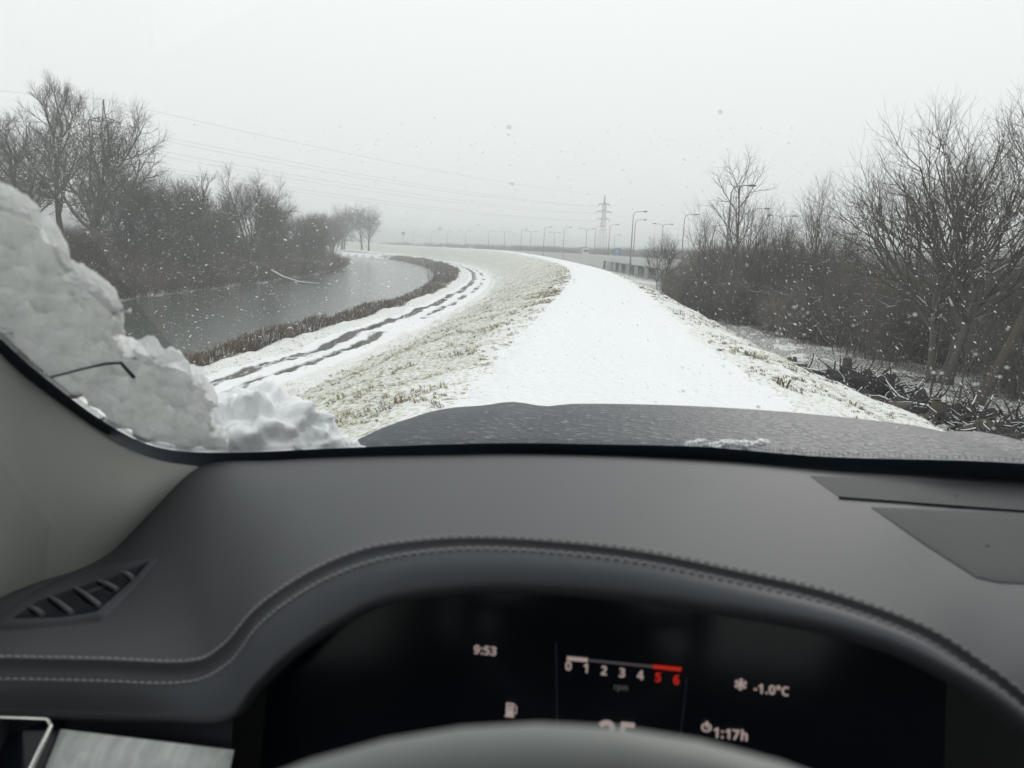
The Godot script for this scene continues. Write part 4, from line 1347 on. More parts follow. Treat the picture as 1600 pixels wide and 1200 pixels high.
func build_big_trees() -> void:
	var g := "large bare trees beside the brush pile"
	var big := {"stems": 3, "foot": 0.4, "lean": 0.2, "len": [3.6, 5.9, 3.0, 1.5, 0.75], "rad": [0.20, 0.095, 0.038, 0.017, 0.009], "kids": [8, 7, 7, 4], "angle": [56, 36, 38, 38], "start": [0.5, 0.2, 0.2, 0.15], "rise": [0.02, 0.06, 0.07, 0.09, 0.09], "wob": [0.06, 0.09, 0.14, 0.2, 0.25], "segs": [7, 8, 5, 4, 2], "snow": 0.05}
	tree("ash_tree", "wide-spreading bare tree with three trunks behind the brush pile", g, grow(303, big), on_land(12.0, -27.8), mats.bark, mats.twig, 0.5, Vector3(1.02, 1.04, 1.02))
	var lean := {"len": [6.0, 4.2, 2.4, 1.3, 0.7], "rad": [0.16, 0.07, 0.032, 0.015, 0.008], "kids": [8, 7, 6, 4], "angle": [38, 36, 36, 36], "start": [0.4, 0.2, 0.15, 0.1], "rise": [0.0, 0.06, 0.08, 0.09, 0.09], "wob": [0.05, 0.1, 0.15, 0.22, 0.25], "segs": [7, 6, 5, 4, 2], "tilt": Vector3(0.34, 0, 0), "snow": 0.05}
	tree("ash_tree", "leaning reddish-barked bare tree close beside the brush pile", g, grow(307, lean), on_land(11.3, -23.7), mats.bark_red, mats.twig, 0.0, Vector3(1.0, 1.0, 1.0))
	lean.tilt = Vector3(0.14, 0, 0.05)
	tree("ash_tree", "bare tree with a thin pale trunk past the leaning one", g, grow(311, lean), on_land(13.0, -23.2), mats.bark_red, mats.twig, 0.3, Vector3(0.8, 1.06, 0.8))
	# thin straight stems
	var whip := grow(331, {"len": [3.2, 0.9, 0.4], "rad": [0.035, 0.014, 0.008], "kids": [8, 4], "angle": [42, 40], "start": [0.35, 0.2], "rise": [0.02, 0.05, 0.05], "wob": [0.04, 0.12, 0.2], "segs": [6, 3, 2]})
	var first: Node3D = null
	for k in 4:
		var p: Array = [[10.7, -23.4, 1.0], [12.4, -25.4, 0.9], [11.0, -26.0, 1.1], [13.4, -25.8, 1.2]][k]
		if k == 0:
			first = tree("ash_sapling", "thin straight sapling standing among the large bare trees", "thin saplings among the large trees", whip, on_land(p[0], p[1]), mats.bark_red, mats.twig)
		var t: Node3D = first if k == 0 else copy(first)
		t.position = on_land(p[0], p[1])
		t.rotation.y = k * 2.0
		t.scale = Vector3.ONE * p[2]

func build_brush_pile() -> void:
	var rng := RandomNumberGenerator.new()
	rng.seed = 91
	# each log on its own
	var logs := [[6.9, -27.6, 1.1, 0.10, 0.5], [7.4, -27.2, 1.5, 0.13, -0.25], [7.9, -27.3, 1.2, 0.12, 0.9], [8.0, -26.4, 1.3, 0.15, 0.15], [8.3, -27.8, 1.0, 0.11, -0.7], [9.0, -24.2, 1.6, 0.09, 1.2], [8.8, -21.6, 1.3, 0.12, 0.4], [9.3, -17.6, 1.5, 0.11, 0.05], [9.9, -20.0, 1.8, 0.10, -0.5], [10.2, -18.4, 1.4, 0.08, 0.7]]
	for p in logs:
		var b := Buf.new()
		var d: Vector3 = Vector3(cos(p[4]), 0.06, sin(p[4])) * p[2] * 0.5
		var bend := Vector3(0, 0.03, 0.04)
		b.tube(PackedVector3Array([-d, -d * 0.3 + bend, d * 0.4 - bend * 0.5, d]), PackedFloat32Array([p[3], p[3] * 1.05, p[3] * 0.95, p[3] * 0.85]), 10)
		var l := thing("cut_log", "cut log with snow along its top in the brush pile", "log", Vector3(p[0], land(p[0], p[1]) + p[3] * 0.75, p[1]), 0.0, "cut logs in the brush pile")
		ruffle(b, 0.02)
		obj("log_body", b.mesh(), mats.dead_wood, l)
		b = Buf.new()
		var up := Vector3(0, p[3] * 0.55, 0)
		b.tube(PackedVector3Array([-d * 0.97 + up, -d * 0.3 + bend + up, d * 0.4 - bend * 0.5 + up, d * 0.95 + up]), PackedFloat32Array([p[3] * 0.5, p[3] * 0.62, p[3] * 0.6, p[3] * 0.4]), 8)
		obj("snow", b.mesh(), mats.snow, l)
	# stumps
	for p in [[7.15, -28.1, 0.42, 0.17], [8.9, -28.2, 0.55, 0.16], [8.8, -20.6, 0.55, 0.12], [9.7, -19.6, 0.4, 0.13]]:
		var b := Buf.new()
		var pts := PackedVector3Array()
		var rad := PackedFloat32Array()
		for i in 6:
			var t := i / 5.0
			pts.append(Vector3(0.05 * sin(t * 4.0), -0.1 + (p[2] + 0.1) * t, 0.03 * t))
			rad.append(p[3] * lerpf(1.35, 0.9, sqrt(t)))
		b.tube(pts, rad, 14)
		ruffle(b, 0.045)
		var s := thing("tree_stump", "sawn stump standing in the brush pile, pale wood on top", "stump", Vector3(p[0], land(p[0], p[1]), p[1]), 0.0, "stumps in the brush pile")
		s.rotation = Vector3(0.12, p[0] * 5.0, -0.15)
		obj("stump_body", b.mesh(), mats.cut_wood, s)
		b = Buf.new()
		for k in 5:
			var az: float = TAU * k / 5.0 + p[0]
			b.tube(PackedVector3Array([Vector3(cos(az), 0.3, sin(az)) * p[3] * 0.8, Vector3(cos(az) * 2.2, 0.1, sin(az) * 2.2) * p[3], Vector3(cos(az) * 3.2, -0.5, sin(az) * 3.2) * p[3]]), PackedFloat32Array([0.06, 0.045, 0.02]), 6)
		obj("roots", b.mesh(), mats.dead_wood, s)
	# upturned root plates: dark tangles of crooked roots with snow on them
	var heaps := [[8.35, -26.0, 0.75, 60], [8.75, -24.6, 0.8, 70], [9.15, -22.6, 0.7, 60], [9.3, -20.8, 0.6, 50], [9.6, -19.2, 0.55, 50], [10.6, -18.6, 0.6, 50], [9.5, -17.4, 0.45, 40], [10.4, -20.8, 0.5, 40], [11.2, -19.4, 0.5, 40], [7.6, -27.0, 0.4, 26]]
	for p in heaps:
		var wood := Buf.new()
		var snow := Buf.new()
		for k in p[3]:
			var at := Vector3(rng.randf_range(-1, 1) * 0.9, rng.randf() * p[2] * 0.7, rng.randf_range(-1, 1) * 0.8)
			at.y *= 1.0 - 0.5 * Vector2(at.x, at.z).length()
			var d := Vector3(rng.randf_range(-1, 1), rng.randf_range(-0.45, 0.9), rng.randf_range(-1, 1)).normalized()
			var length := rng.randf_range(0.35, 1.1)
			var r := rng.randf_range(0.012, 0.045)
			var pts := PackedVector3Array([at])
			var rad := PackedFloat32Array([r])
			for i in 4:
				d = (d + smooth_rand(rng) * 0.35).normalized()
				pts.append(pts[i] + d * length / 4.0)
				rad.append(r * lerpf(1.0, 0.35, (i + 1) / 4.0))
			wood.tube(pts, rad, 5, false)
			if rng.randf() < 0.55:
				for i in 4:
					if absf((pts[i + 1] - pts[i]).normalized().y) < 0.6:
						snow.stick(pts[i] + Vector3(0, rad[i] * 0.9, 0), pts[i + 1] + Vector3(0, rad[i + 1] * 0.9, 0), rad[i] * 0.6 + 0.004, rad[i + 1] * 0.55 + 0.004, 5)
		puff(Vector3(0, -0.05, 0), Vector3(0.75, p[2] * 0.62, 0.7), p[0] * 10.0, wood, 0.7)
		wood.uv.clear()
		var h := thing("root_tangle", "upturned tangle of dark roots and branches dusted with snow", "root tangle", Vector3(p[0], land(p[0], p[1]) - 0.08, p[1]), rng.randf() * TAU, "root tangles in the brush pile")
		obj("roots", wood.mesh(), mats.dark_root, h)
		var s := obj("snow", snow.mesh(), mats.snow, h)
		s.set_meta("kind", "stuff")
	# long loose branches
	var b := Buf.new()
	for k in 110:
		var s := rng.randf_range(16.0, 29.5)
		var x := rng.randf_range(7.6, 12.5)
		var at := on_land(x, -s, -0.1)
		var d := Vector3(rng.randf_range(-1, 1), rng.randf_range(-0.05, 0.55), rng.randf_range(-1, 1)).normalized()
		var length := rng.randf_range(0.6, 2.0)
		var r := rng.randf_range(0.008, 0.024)
		var pts := PackedVector3Array([at])
		var rad := PackedFloat32Array([r])
		for i in 5:
			d = (d + smooth_rand(rng) * 0.18).normalized()
			pts.append(pts[i] + d * length / 5.0)
			rad.append(r * lerpf(1.0, 0.3, (i + 1) / 5.0))
		b.tube(pts, rad, 4, false)
	tag(obj("loose_branches", b.mesh(), mats.dead_wood), "loose dead branches strewn over the brush pile", "branches", "", "stuff")

func build_grass_and_reeds() -> void:
	var rng := RandomNumberGenerator.new()
	rng.seed = 17
	var tufts := []
	for v in 4:
		var b := Buf.new()
		for k in 9:
			var az := rng.randf() * TAU
			var lean := Vector3(cos(az), 0, sin(az)) * rng.randf_range(0.3, 1.1) + Vector3(-0.45, 0, 0.1)
			var side := Vector3(-sin(az), 0, cos(az)) * rng.randf_range(0.035, 0.06)
			var at := Vector3(rng.randf_range(-0.3, 0.3), -0.05, rng.randf_range(-0.3, 0.3))
			var h := rng.randf_range(0.5, 1.0)
			var p1 := at + Vector3(lean.x * 0.3, h * 0.6, lean.z * 0.3)
			var p2 := at + Vector3(lean.x * 0.9, h * rng.randf_range(0.5, 0.9), lean.z * 0.9)
			b.quad(at - side, at + side, p1 + side * 0.8, p1 - side * 0.8)
			b.tri(p1 - side * 0.8, p1 + side * 0.8, p2)
		tufts.append(b.mesh())
	var places := [[], [], [], []]
	var tints := [[], [], [], []]
	for k in 43000:
		var s := 4.5 + pow(rng.randf(), 2.1) * 150.0
		var right := rng.randf() < 0.25
		var q := rng.randf_range(-10.0, -1.75) if not right else rng.randf_range(1.8, 7.4)
		if not right and rng.randf() < 0.10:
			q = rng.randf_range(-2.9, -1.7)
		elif not right and s < 45.0 and rng.randf() < 0.10:
			q = rng.randf_range(-16.8, -14.4)
		var x := road_x(s) + q
		var w := noise.get_noise_2d(x * 4.0, s * 4.0) + 0.6 * noise.get_noise_2d(x * 17.0, s * 17.0)
		if right and w < 0.0: continue
		if not right and w < -0.05: continue
		if q > -2.6 and q < 0.0 and s < 22.0 and rng.randf() < 0.6: continue
		var size := rng.randf_range(0.035, 0.09) * (1.0 + 0.007 * s)
		if s > 45.0 and rng.randf() < smoothstep(45.0, 130.0, s) * 0.85: continue
		if absf(q) < 3.0: size *= rng.randf_range(0.8, 1.3)
		if s < 40.0 and w > 0.22 and rng.randf() < 0.22: size *= rng.randf_range(1.5, 2.4)
		var at := Vector3(x, land(x, -s) - 0.008, -s)
		places[k % 4].append(Transform3D(Basis(Vector3.UP, rng.randf_range(-0.9, 0.9)).scaled(Vector3(size, size * 0.8, size)), at))
		var c := rng.randf_range(0.6, 1.25)
		var col := Color(0.38, 0.365, 0.26) if rng.randf() < 0.5 else Color(0.44, 0.405, 0.31)
		if rng.randf() < 0.12 or (absf(q) < 2.6 and rng.randf() < 0.4): col = Color(0.24, 0.17, 0.11)
		if right and rng.randf() < 0.5: col = Color(0.16, 0.13, 0.08)
		tints[k % 4].append(Color(col.r * c, col.g * c, col.b * c))
	var grass := thing("grass", "tufts of pale dead grass poking through snow on the dyke", "grass")
	grass.set_meta("kind", "stuff")
	for v in 4:
		scatter("tufts", tufts[v], mats.grass, places[v], tints[v], grass)
	# reeds along the near bank
	var reeds := []
	for v in 4:
		var b := Buf.new()
		for k in 7:
			var at := Vector3(rng.randf_range(-0.3, 0.3), -0.1, rng.randf_range(-0.3, 0.3))
			var h := rng.randf_range(0.6, 1.0)
			var lean := Vector3(rng.randf_range(-0.12, 0.12), 0, rng.randf_range(-0.12, 0.12))
			var mid := at + Vector3(lean.x * 0.4, h * 0.6, lean.z * 0.4)
			var top := at + Vector3(lean.x, h, lean.z)
			b.stick(at, mid, 0.010, 0.008); b.stick(mid, top, 0.016, 0.009, 3)
			for g in 2:
				var az := rng.randf() * TAU
				var from := at.lerp(mid, rng.randf_range(0.4, 1.0))
				var side := Vector3(-sin(az), 0, cos(az)) * 0.014
				b.tri(from - side, from + side, from + Vector3(cos(az) * 0.22, rng.randf_range(-0.05, 0.22), sin(az) * 0.22))
		reeds.append(b.mesh())
	places = [[], [], [], []]
	tints = [[], [], [], []]
	for k in 17000:
		var s := 18.0 + pow(rng.randf(), 1.5) * 320.0
		var q := -17.0 - pow(rng.randf(), 1.2) * 2.5 - 0.4 * noise.get_noise_2d(s * 2.0, 7.0)
		var lush := smoothstep(-0.15, 0.3, noise.get_noise_2d(s * 0.8, 77.0) + 0.12)
		if s > 110.0: q -= rng.randf() * 1.2
		if rng.randf() > 0.2 + 0.8 * lush: continue
		var x := road_x(s) + q
		var h := rng.randf_range(0.5, 1.0) * lerpf(0.55, 1.1, lush) * (1.0 + 0.35 * smoothstep(90.0, 130.0, s))
		places[k % 4].append(Transform3D(Basis(Vector3.UP, rng.randf() * TAU).scaled(Vector3(1.0 + 0.012 * s, h, 1.0 + 0.012 * s)), Vector3(x, land(x, -s), -s)))
		var c := rng.randf_range(0.6, 1.2)
		tints[k % 4].append(Color(0.17 * c, 0.125 * c, 0.10 * c) if rng.randf() < 0.62 else Color(0.23 * c, 0.20 * c, 0.16 * c) if rng.randf() < 0.72 else Color(0.6, 0.6, 0.6))
	var bed := thing("reed_bed", "reddish brown dead reeds lining the near river bank", "reeds")
	bed.set_meta("kind", "stuff")
	for v in 4:
		scatter("reeds", reeds[v], mats.grass, places[v], tints[v], bed)
	# a small upright shrub over the water at the bend
	tree("river_shrub", "small upright bare shrub among the reeds at the river bend", "", grow(401, {"stems": 9, "foot": 0.9, "lean": 0.28, "len": [4.2, 1.6, 0.8], "rad": [0.05, 0.03, 0.02], "kids": [6, 5], "angle": [30, 35], "start": [0.2, 0.2], "rise": [0.03, 0.06, 0.06], "wob": [0.06, 0.15, 0.2], "segs": [5, 3, 2]}), Vector3(-23.6, -4.9, -112.0), mats.bark, mats.twig)

func ruffle(b: Buf, amount: float) -> void:      # uneven bark
	for i in b.v.size():
		var p := b.v[i]
		b.v[i] = p + b.n[i] * amount * (rough.get_noise_3d(p.x * 6.0, p.y * 3.0, p.z * 6.0) + 0.4)

# ---------------------------------------------------------------- the highway, its lamps, the pylons
const DECK := [Vector3(36.0, 0, 40.0), Vector3(33.0, 0, -20.0), Vector3(30.0, 0, -60.0), Vector3(25.0, 0, -117.0), Vector3(17.0, 0, -215.0), Vector3(6.0, 0, -300.0), Vector3(-20.0, 0, -390.0), Vector3(-66.0, 0, -480.0), Vector3(-136.0, 0, -600.0), Vector3(-285.0, 0, -800.0), Vector3(-480.0, 0, -1000.0)]

func deck_at(u: float) -> Vector3:
	return cat(DECK, u)

func deck_side(u: float) -> Vector3:      # to the river side
	var d := deck_at(minf(u + 0.01, 1.0)) - deck_at(maxf(u - 0.01, 0.0))
	return Vector3(d.z, 0, -d.x).normalized()

func build_highway() -> void:
	var rows := []
	var am := ArrayMesh.new()
	for part in [[0.0, 0.30, [[-26.0, -4.5], [-11.5, -0.15], [-11.0, 0.0], [0.0, 0.1], [10.4, 0.0]]], [0.30, 0.455, [[-11.2, -0.9], [-11.2, 0.0], [0.0, 0.1], [10.4, 0.0]]], [0.455, 1.0, [[-26.0, -4.5], [-11.5, -0.15], [-11.0, 0.0], [0.0, 0.1], [10.4, 0.0]]]]:
		rows = []
		for i in 61:
			var u := lerpf(part[0], part[1], i / 60.0)
			var row := PackedVector3Array()
			for q in part[2]:
				row.append(deck_at(u) + deck_side(u) * q[0] + Vector3(0, q[1], 0))
			rows.append(row)
		rows.reverse()
		var strip := Buf.new()
		strip.grid(rows)
		strip.uv.clear()
		strip.add_to(am, mats.asphalt)
	var b := Buf.new()
	structure("highway", am, null, "raised highway with wet grey carriageways")
	# its parapet and retaining wall on the river side, cut open at the bridge
	var runs := [[0.0, 0.30], [0.455, 1.0]]
	for k in 2:
		var w := thing("retaining_wall", ["grey concrete retaining wall of the highway behind the brushwood", "grey concrete retaining wall carrying the highway beyond the bridge"][k], "wall")
		b = Buf.new()
		rows = []
		for y in [[10.42, -5.5], [10.42, 0.1], [10.46, 0.12]]:
			var row := PackedVector3Array()
			for i in 81:
				var u := lerpf(runs[k][0], runs[k][1], i / 80.0)
				row.append(deck_at(u) + deck_side(u) * y[0] + Vector3(0, y[1], 0))
			rows.append(row)
		b.grid(rows)
		b.uv.clear()
		obj("wall", b.mesh(), mats.concrete, w)
		b = Buf.new()
		rows = []
		for y in [[10.62, 0.0], [10.62, 1.0], [10.3, 1.0], [10.3, 0.0]]:
			var row := PackedVector3Array()
			for i in 81:
				var u := lerpf(runs[k][0], runs[k][1], i / 80.0)
				row.append(deck_at(u) + deck_side(u) * y[0] + Vector3(0, y[1], 0))
			rows.append(row)
		b.grid(rows)
		b.uv.clear()
		obj("parapet", b.mesh(), mats.concrete, w)
	var br := thing("bridge", "low concrete bridge carrying the highway over a bluish underpass", "bridge")
	for d in [["girder", [[10.42, -0.9], [10.66, -0.9], [10.66, 0.05]], "concrete"], ["parapet", [[10.66, 0.05], [10.72, 0.06], [10.72, 1.0], [10.3, 1.0], [10.3, 0.0]], "concrete"], ["underside", [[10.42, -0.9], [-11.0, -0.9]], "concrete"]]:
		rows = []
		for y in d[1]:
			var row := PackedVector3Array()
			for i in 41:
				var u := lerpf(0.30, 0.455, i / 40.0)
				row.append(deck_at(u) + deck_side(u) * y[0] + Vector3(0, y[1], 0))
			rows.append(row)
		b = Buf.new()
		b.grid(rows)
		b.uv.clear()
		obj(d[0], b.mesh(), mats[d[2]], br)
	for k in 9:
		var u := lerpf(0.312, 0.445, k / 8.0)
		b = Buf.new()
		var at := deck_at(u) + deck_side(u) * 9.6
		b.box(Vector3(at.x, -3.2, at.z), Vector3(0.8 if k < 8 else 2.0, 4.6, 1.2 if k < 8 else 9.0))
		obj("pier", b.mesh(), mats.concrete, br)
	for k in 4:
		var u := lerpf(0.33, 0.43, k / 3.0)
		var at := deck_at(u) + deck_side(u) * 0.0
		b = Buf.new()
		b.box(Vector3(at.x, -3.2, at.z), Vector3(0.8, 4.6, 3.0))
		obj("pier", b.mesh(), mats.blue_panel, br)

func lamp_mesh(arms: int) -> Array:
	var pole := Buf.new()
	pole.tube(PackedVector3Array([Vector3(0, -4.0, 0), Vector3(0, 4.0, 0), Vector3(0, 10.2, 0), Vector3(0, 11.0, 0)]), PackedFloat32Array([0.16, 0.13, 0.09, 0.08]), 8)
	var out := [pole.mesh()]
	for s in ([1.0] if arms == 1 else [1.0, -1.0]):
		var arm := Buf.new()
		var head := Buf.new()
		arm.tube(PackedVector3Array([Vector3(0, 10.9, 0), Vector3(0.25 * s, 11.6, 0), Vector3(0.8 * s, 11.9, 0), Vector3(2.4 * s, 12.0, 0)]), PackedFloat32Array([0.085, 0.08, 0.07, 0.06]), 6)
		head.tube(PackedVector3Array([Vector3(2.2 * s, 11.98, 0), Vector3(2.5 * s, 12.0, 0), Vector3(3.1 * s, 12.02, 0), Vector3(3.4 * s, 12.02, 0)]), PackedFloat32Array([0.06, 0.16, 0.17, 0.07]), 8)
		out.append(arm.mesh()); out.append(head.mesh())
	return out

func build_lamps() -> void:
	var lamps := [[18.5, -117.0, 1], [31.1, -167.0, 1], [20.8, -200.0, 1], [20.7, -265.0, 2], [7.9, -195.0, 1], [10.5, -240.0, 1], [3.5, -288.0, 1], [8.5, -440.0, 1], [-1.7, -308.0, 1], [-5.8, -350.0, 2], [-15.4, -340.0, 1], [-25.1, -440.0, 2], [-24.5, -348.0, 1], [-38.4, -440.0, 2], [-39.9, -400.0, 1], [-56.9, -470.0, 2], [-66.6, -470.0, 1], [-87.6, -510.0, 1], [-103.9, -530.0, 1], [-121.6, -560.0, 1], [-144.5, -600.0, 1], [42.2, -190.0, 2]]
	var said := {0: "single-arm lamp post rising behind the slender pointed tree", 1: "single-arm lamp post above the short saplings in the brushwood", 2: "single-arm lamp post just behind the end of the brushwood", 3: "double-arm lamp post behind the small round-headed tree", 4: "darkest single-arm lamp post, standing at the bridge", 5: "single-arm lamp post close behind the darkest one at the bridge", 6: "single-arm lamp post between the far pylon and the blue sign", 7: "small hazy single-arm lamp post just above the blue sign", 8: "single-arm lamp post touching the far pylon's lattice", 9: "double-arm lamp post beside the far pylon", 10: "single-arm lamp post beside the grey lorry near the end of the dyke road", 11: "hazy double-arm lamp post between two single-arm ones past the grey lorry", 21: "double-arm lamp post behind the saplings of the brushwood"}
	var proto := {}
	for at in lamps.size():
		var p: Array = lamps[at]
		var t: Node3D
		if not proto.has(p[2]):
			var m := lamp_mesh(p[2])
			t = thing("street_lamp", "", "street lamp", Vector3.ZERO, 0.0, "single-arm highway lamps" if p[2] == 1 else "double-arm highway lamps")
			obj("pole", m[0], mats.steel, t)
			for a in p[2]:
				obj("arm", m[1 + 2 * a], mats.steel, t); obj("lamp_head", m[2 + 2 * a], mats.steel, t)
			proto[p[2]] = t
		else:
			t = copy(proto[p[2]])
		t.position = Vector3(p[0], 0.0, p[1])
		t.set_meta("label", said.get(at, "pale single-arm lamp post along the distant highway past the dyke road" if p[2] == 1 else "pale double-arm lamp post along the distant highway past the dyke road"))

func pylon(label: String, at: Vector3, turn: float) -> Array:
	var t := thing("electricity_pylon", label, "pylon", at, turn)
	var b := Buf.new()
	var w := func(y: float) -> float: return lerpf(2.6, 0.9, clampf(y / 20.0, 0.0, 1.0)) if y < 20.0 else lerpf(0.9, 0.05, (y - 20.0) / 14.0) if y > 29.0 else 0.75
	var ys := [-4.0, 1.0, 6.0, 10.5, 14.5, 18.0, 20.5, 23.0, 25.5, 28.0, 30.0, 34.0]
	for i in ys.size() - 1:
		var r0: float = w.call(ys[i])
		var r1: float = w.call(ys[i + 1])
		var c0 := []
		var c1 := []
		for k in 4:
			var sx: float = [1, 1, -1, -1][k]
			var sz: float = [1, -1, -1, 1][k]
			c0.append(Vector3(sx * r0, ys[i], sz * r0))
			c1.append(Vector3(sx * r1, ys[i + 1], sz * r1))
		for k in 4:
			b.stick(c0[k], c1[k], 0.075, 0.075, 4)
			b.stick(c0[k], c1[(k + 1) % 4], 0.035, 0.035, 4)
			b.stick(c0[(k + 1) % 4], c1[k], 0.035, 0.035, 4)
			b.stick(c1[k], c1[(k + 1) % 4], 0.035, 0.035, 4)
	obj("tower", b.mesh(), mats.steel, t)
	var ends := [Vector3(0, 34.0, 0)]
	for d in [[20.5, 3.7], [24.5, 4.8], [28.5, 3.6]]:
		b = Buf.new()
		for s in [-1.0, 1.0]:
			var tip := Vector3(s * d[1], d[0] + 0.2, 0)
			for z in [-0.7, 0.7]:
				b.stick(Vector3(s * 0.7, d[0], z), tip, 0.09, 0.06, 4)
				b.stick(Vector3(s * 0.7, d[0] + 1.1, z), tip, 0.08, 0.06, 4)
			for k in 3:
				var f := (k + 1) / 4.0
				b.stick(Vector3(s * 0.7, d[0], 0).lerp(tip, f), Vector3(s * 0.7, d[0] + 1.1, 0).lerp(tip, f), 0.05, 0.05, 4)
			ends.append(tip + Vector3(0, -1.3, 0))
		obj("cross_arm", b.mesh(), mats.steel, t)
		for s in [-1.0, 1.0]:
			b = Buf.new()
			b.stick(Vector3(s * d[1], d[0] + 0.2, 0), Vector3(s * d[1], d[0] - 1.1, 0), 0.1, 0.1, 5)
			obj("insulator", b.mesh(), mats.steel, t)
	var out := []
	for p in ends:
		out.append(t.transform * p)
	return out

func cable(a: Vector3, c: Vector3, sag: float, label: String, group: String) -> void:
	var pts := PackedVector3Array()
	var rad := PackedFloat32Array()
	for k in 41:
		var t := k / 40.0
		pts.append(a.lerp(c, t) - Vector3(0, sag * 4.0 * t * (1.0 - t), 0))
		rad.append(0.021)
	var b := Buf.new()
	b.tube(pts, rad, 4, false)
	tag(obj("power_line", b.mesh(), mats.steel), label, "power line", group)

func build_power_lines() -> void:
	var far := pylon("hazy lattice electricity pylon with three cross arms beyond the highway", Vector3(1.6, 0.0, -450.0), deg_to_rad(25.0))
	var near := pylon("lattice electricity pylon half hidden behind the tallest bare tree", Vector3(-125.8, 0.2, -190.0), deg_to_rad(25.0))
	for k in far.size():
		cable(near[k], far[k], 3.0 + 0.6 * (k % 2), "thin overhead earth wire running between the pylon tops" if k == 0 else "thin overhead power cable sagging between the two pylons", "" if k == 0 else "power cables")
		var back: Vector3 = near[k] + Vector3(-130.0, 1.5, 110.0)
		cable(near[k], back, 3.0, "thin overhead earth wire leaving the half hidden pylon above the trees" if k == 0 else "thin overhead power cable above the far bank trees", "" if k == 0 else "power cables above the wood")

func vehicle(kind: String, label: String, at: Vector3, turn: float, color: Material) -> void:
	var lorry := kind == "lorry"
	var t := thing(kind, label, "truck" if lorry else kind, at, turn)
	var b := Buf.new()
	if lorry:
		b.box(Vector3(-1.0, 2.25, 0), Vector3(6.6, 2.7, 2.5)); b.box(Vector3(-1.0, 0.75, 0), Vector3(6.4, 0.3, 2.2))
		obj("box_body", b.mesh(), color, t)
		b = Buf.new()
		b.box(Vector3(3.4, 1.75, 0), Vector3(1.9, 2.3, 2.4)); b.box(Vector3(3.3, 3.05, 0), Vector3(1.5, 0.35, 2.2))
		obj("cab", b.mesh(), mats.vehicle_white, t)
		b = Buf.new()
		b.box(Vector3(4.37, 2.15, 0), Vector3(0.04, 0.9, 2.1)); b.box(Vector3(3.7, 2.15, 0), Vector3(0.8, 0.7, 2.42))
		obj("window", b.mesh(), mats.black_gloss, t)
	else:
		var rows := []
		for y in [[0.35, 2.1, 0.80], [0.75, 2.15, 0.86], [0.95, 2.05, 0.86]]:
			var row := PackedVector3Array()
			for p in [[-1, -1], [1, -1], [1, 1], [-1, 1], [-1, -1]]:
				row.append(Vector3(p[0] * y[1], y[0], p[1] * y[2]))
			rows.append(row)
		b.grid(rows)
		b.uv.clear()
		b.box(Vector3(0, 0.93, 0), Vector3(4.08, 0.06, 1.7))
		obj("body", b.mesh(), color, t)
		b = Buf.new()
		for y in [1]:
			var q := [Vector3(-1.7, 0.95, 0.8), Vector3(1.1, 0.95, 0.8), Vector3(0.5, 1.45, 0.65), Vector3(-1.2, 1.48, 0.65)]
			b.quad(q[0], q[1], q[2], q[3])
			var m := []
			for v in q:
				m.append(Vector3(v.x, v.y, -v.z))
			b.quad(m[3], m[2], m[1], m[0]); b.quad(q[1], m[1], m[2], q[2]); b.quad(q[0], q[3], m[3], m[0])
		obj("window", b.mesh(), mats.black_gloss, t)
		b = Buf.new()
		b.box(Vector3(-0.35, 1.48, 0), Vector3(1.8, 0.06, 1.34))
		obj("roof", b.mesh(), color, t)
	for x in ([-3.0, -1.9, 3.2] if lorry else [-1.35, 1.35]):
		for z in [-1.0, 1.0]:
			b = Buf.new()
			var r := 0.48 if lorry else 0.32
			var zz: float = z * (1.1 if lorry else 0.78)
			b.tube(PackedVector3Array([Vector3(x, r, zz - 0.12), Vector3(x, r, zz + 0.12)]), PackedFloat32Array([r, r]), 12)
			obj("wheel", b.mesh(), mats.black_plastic, t)

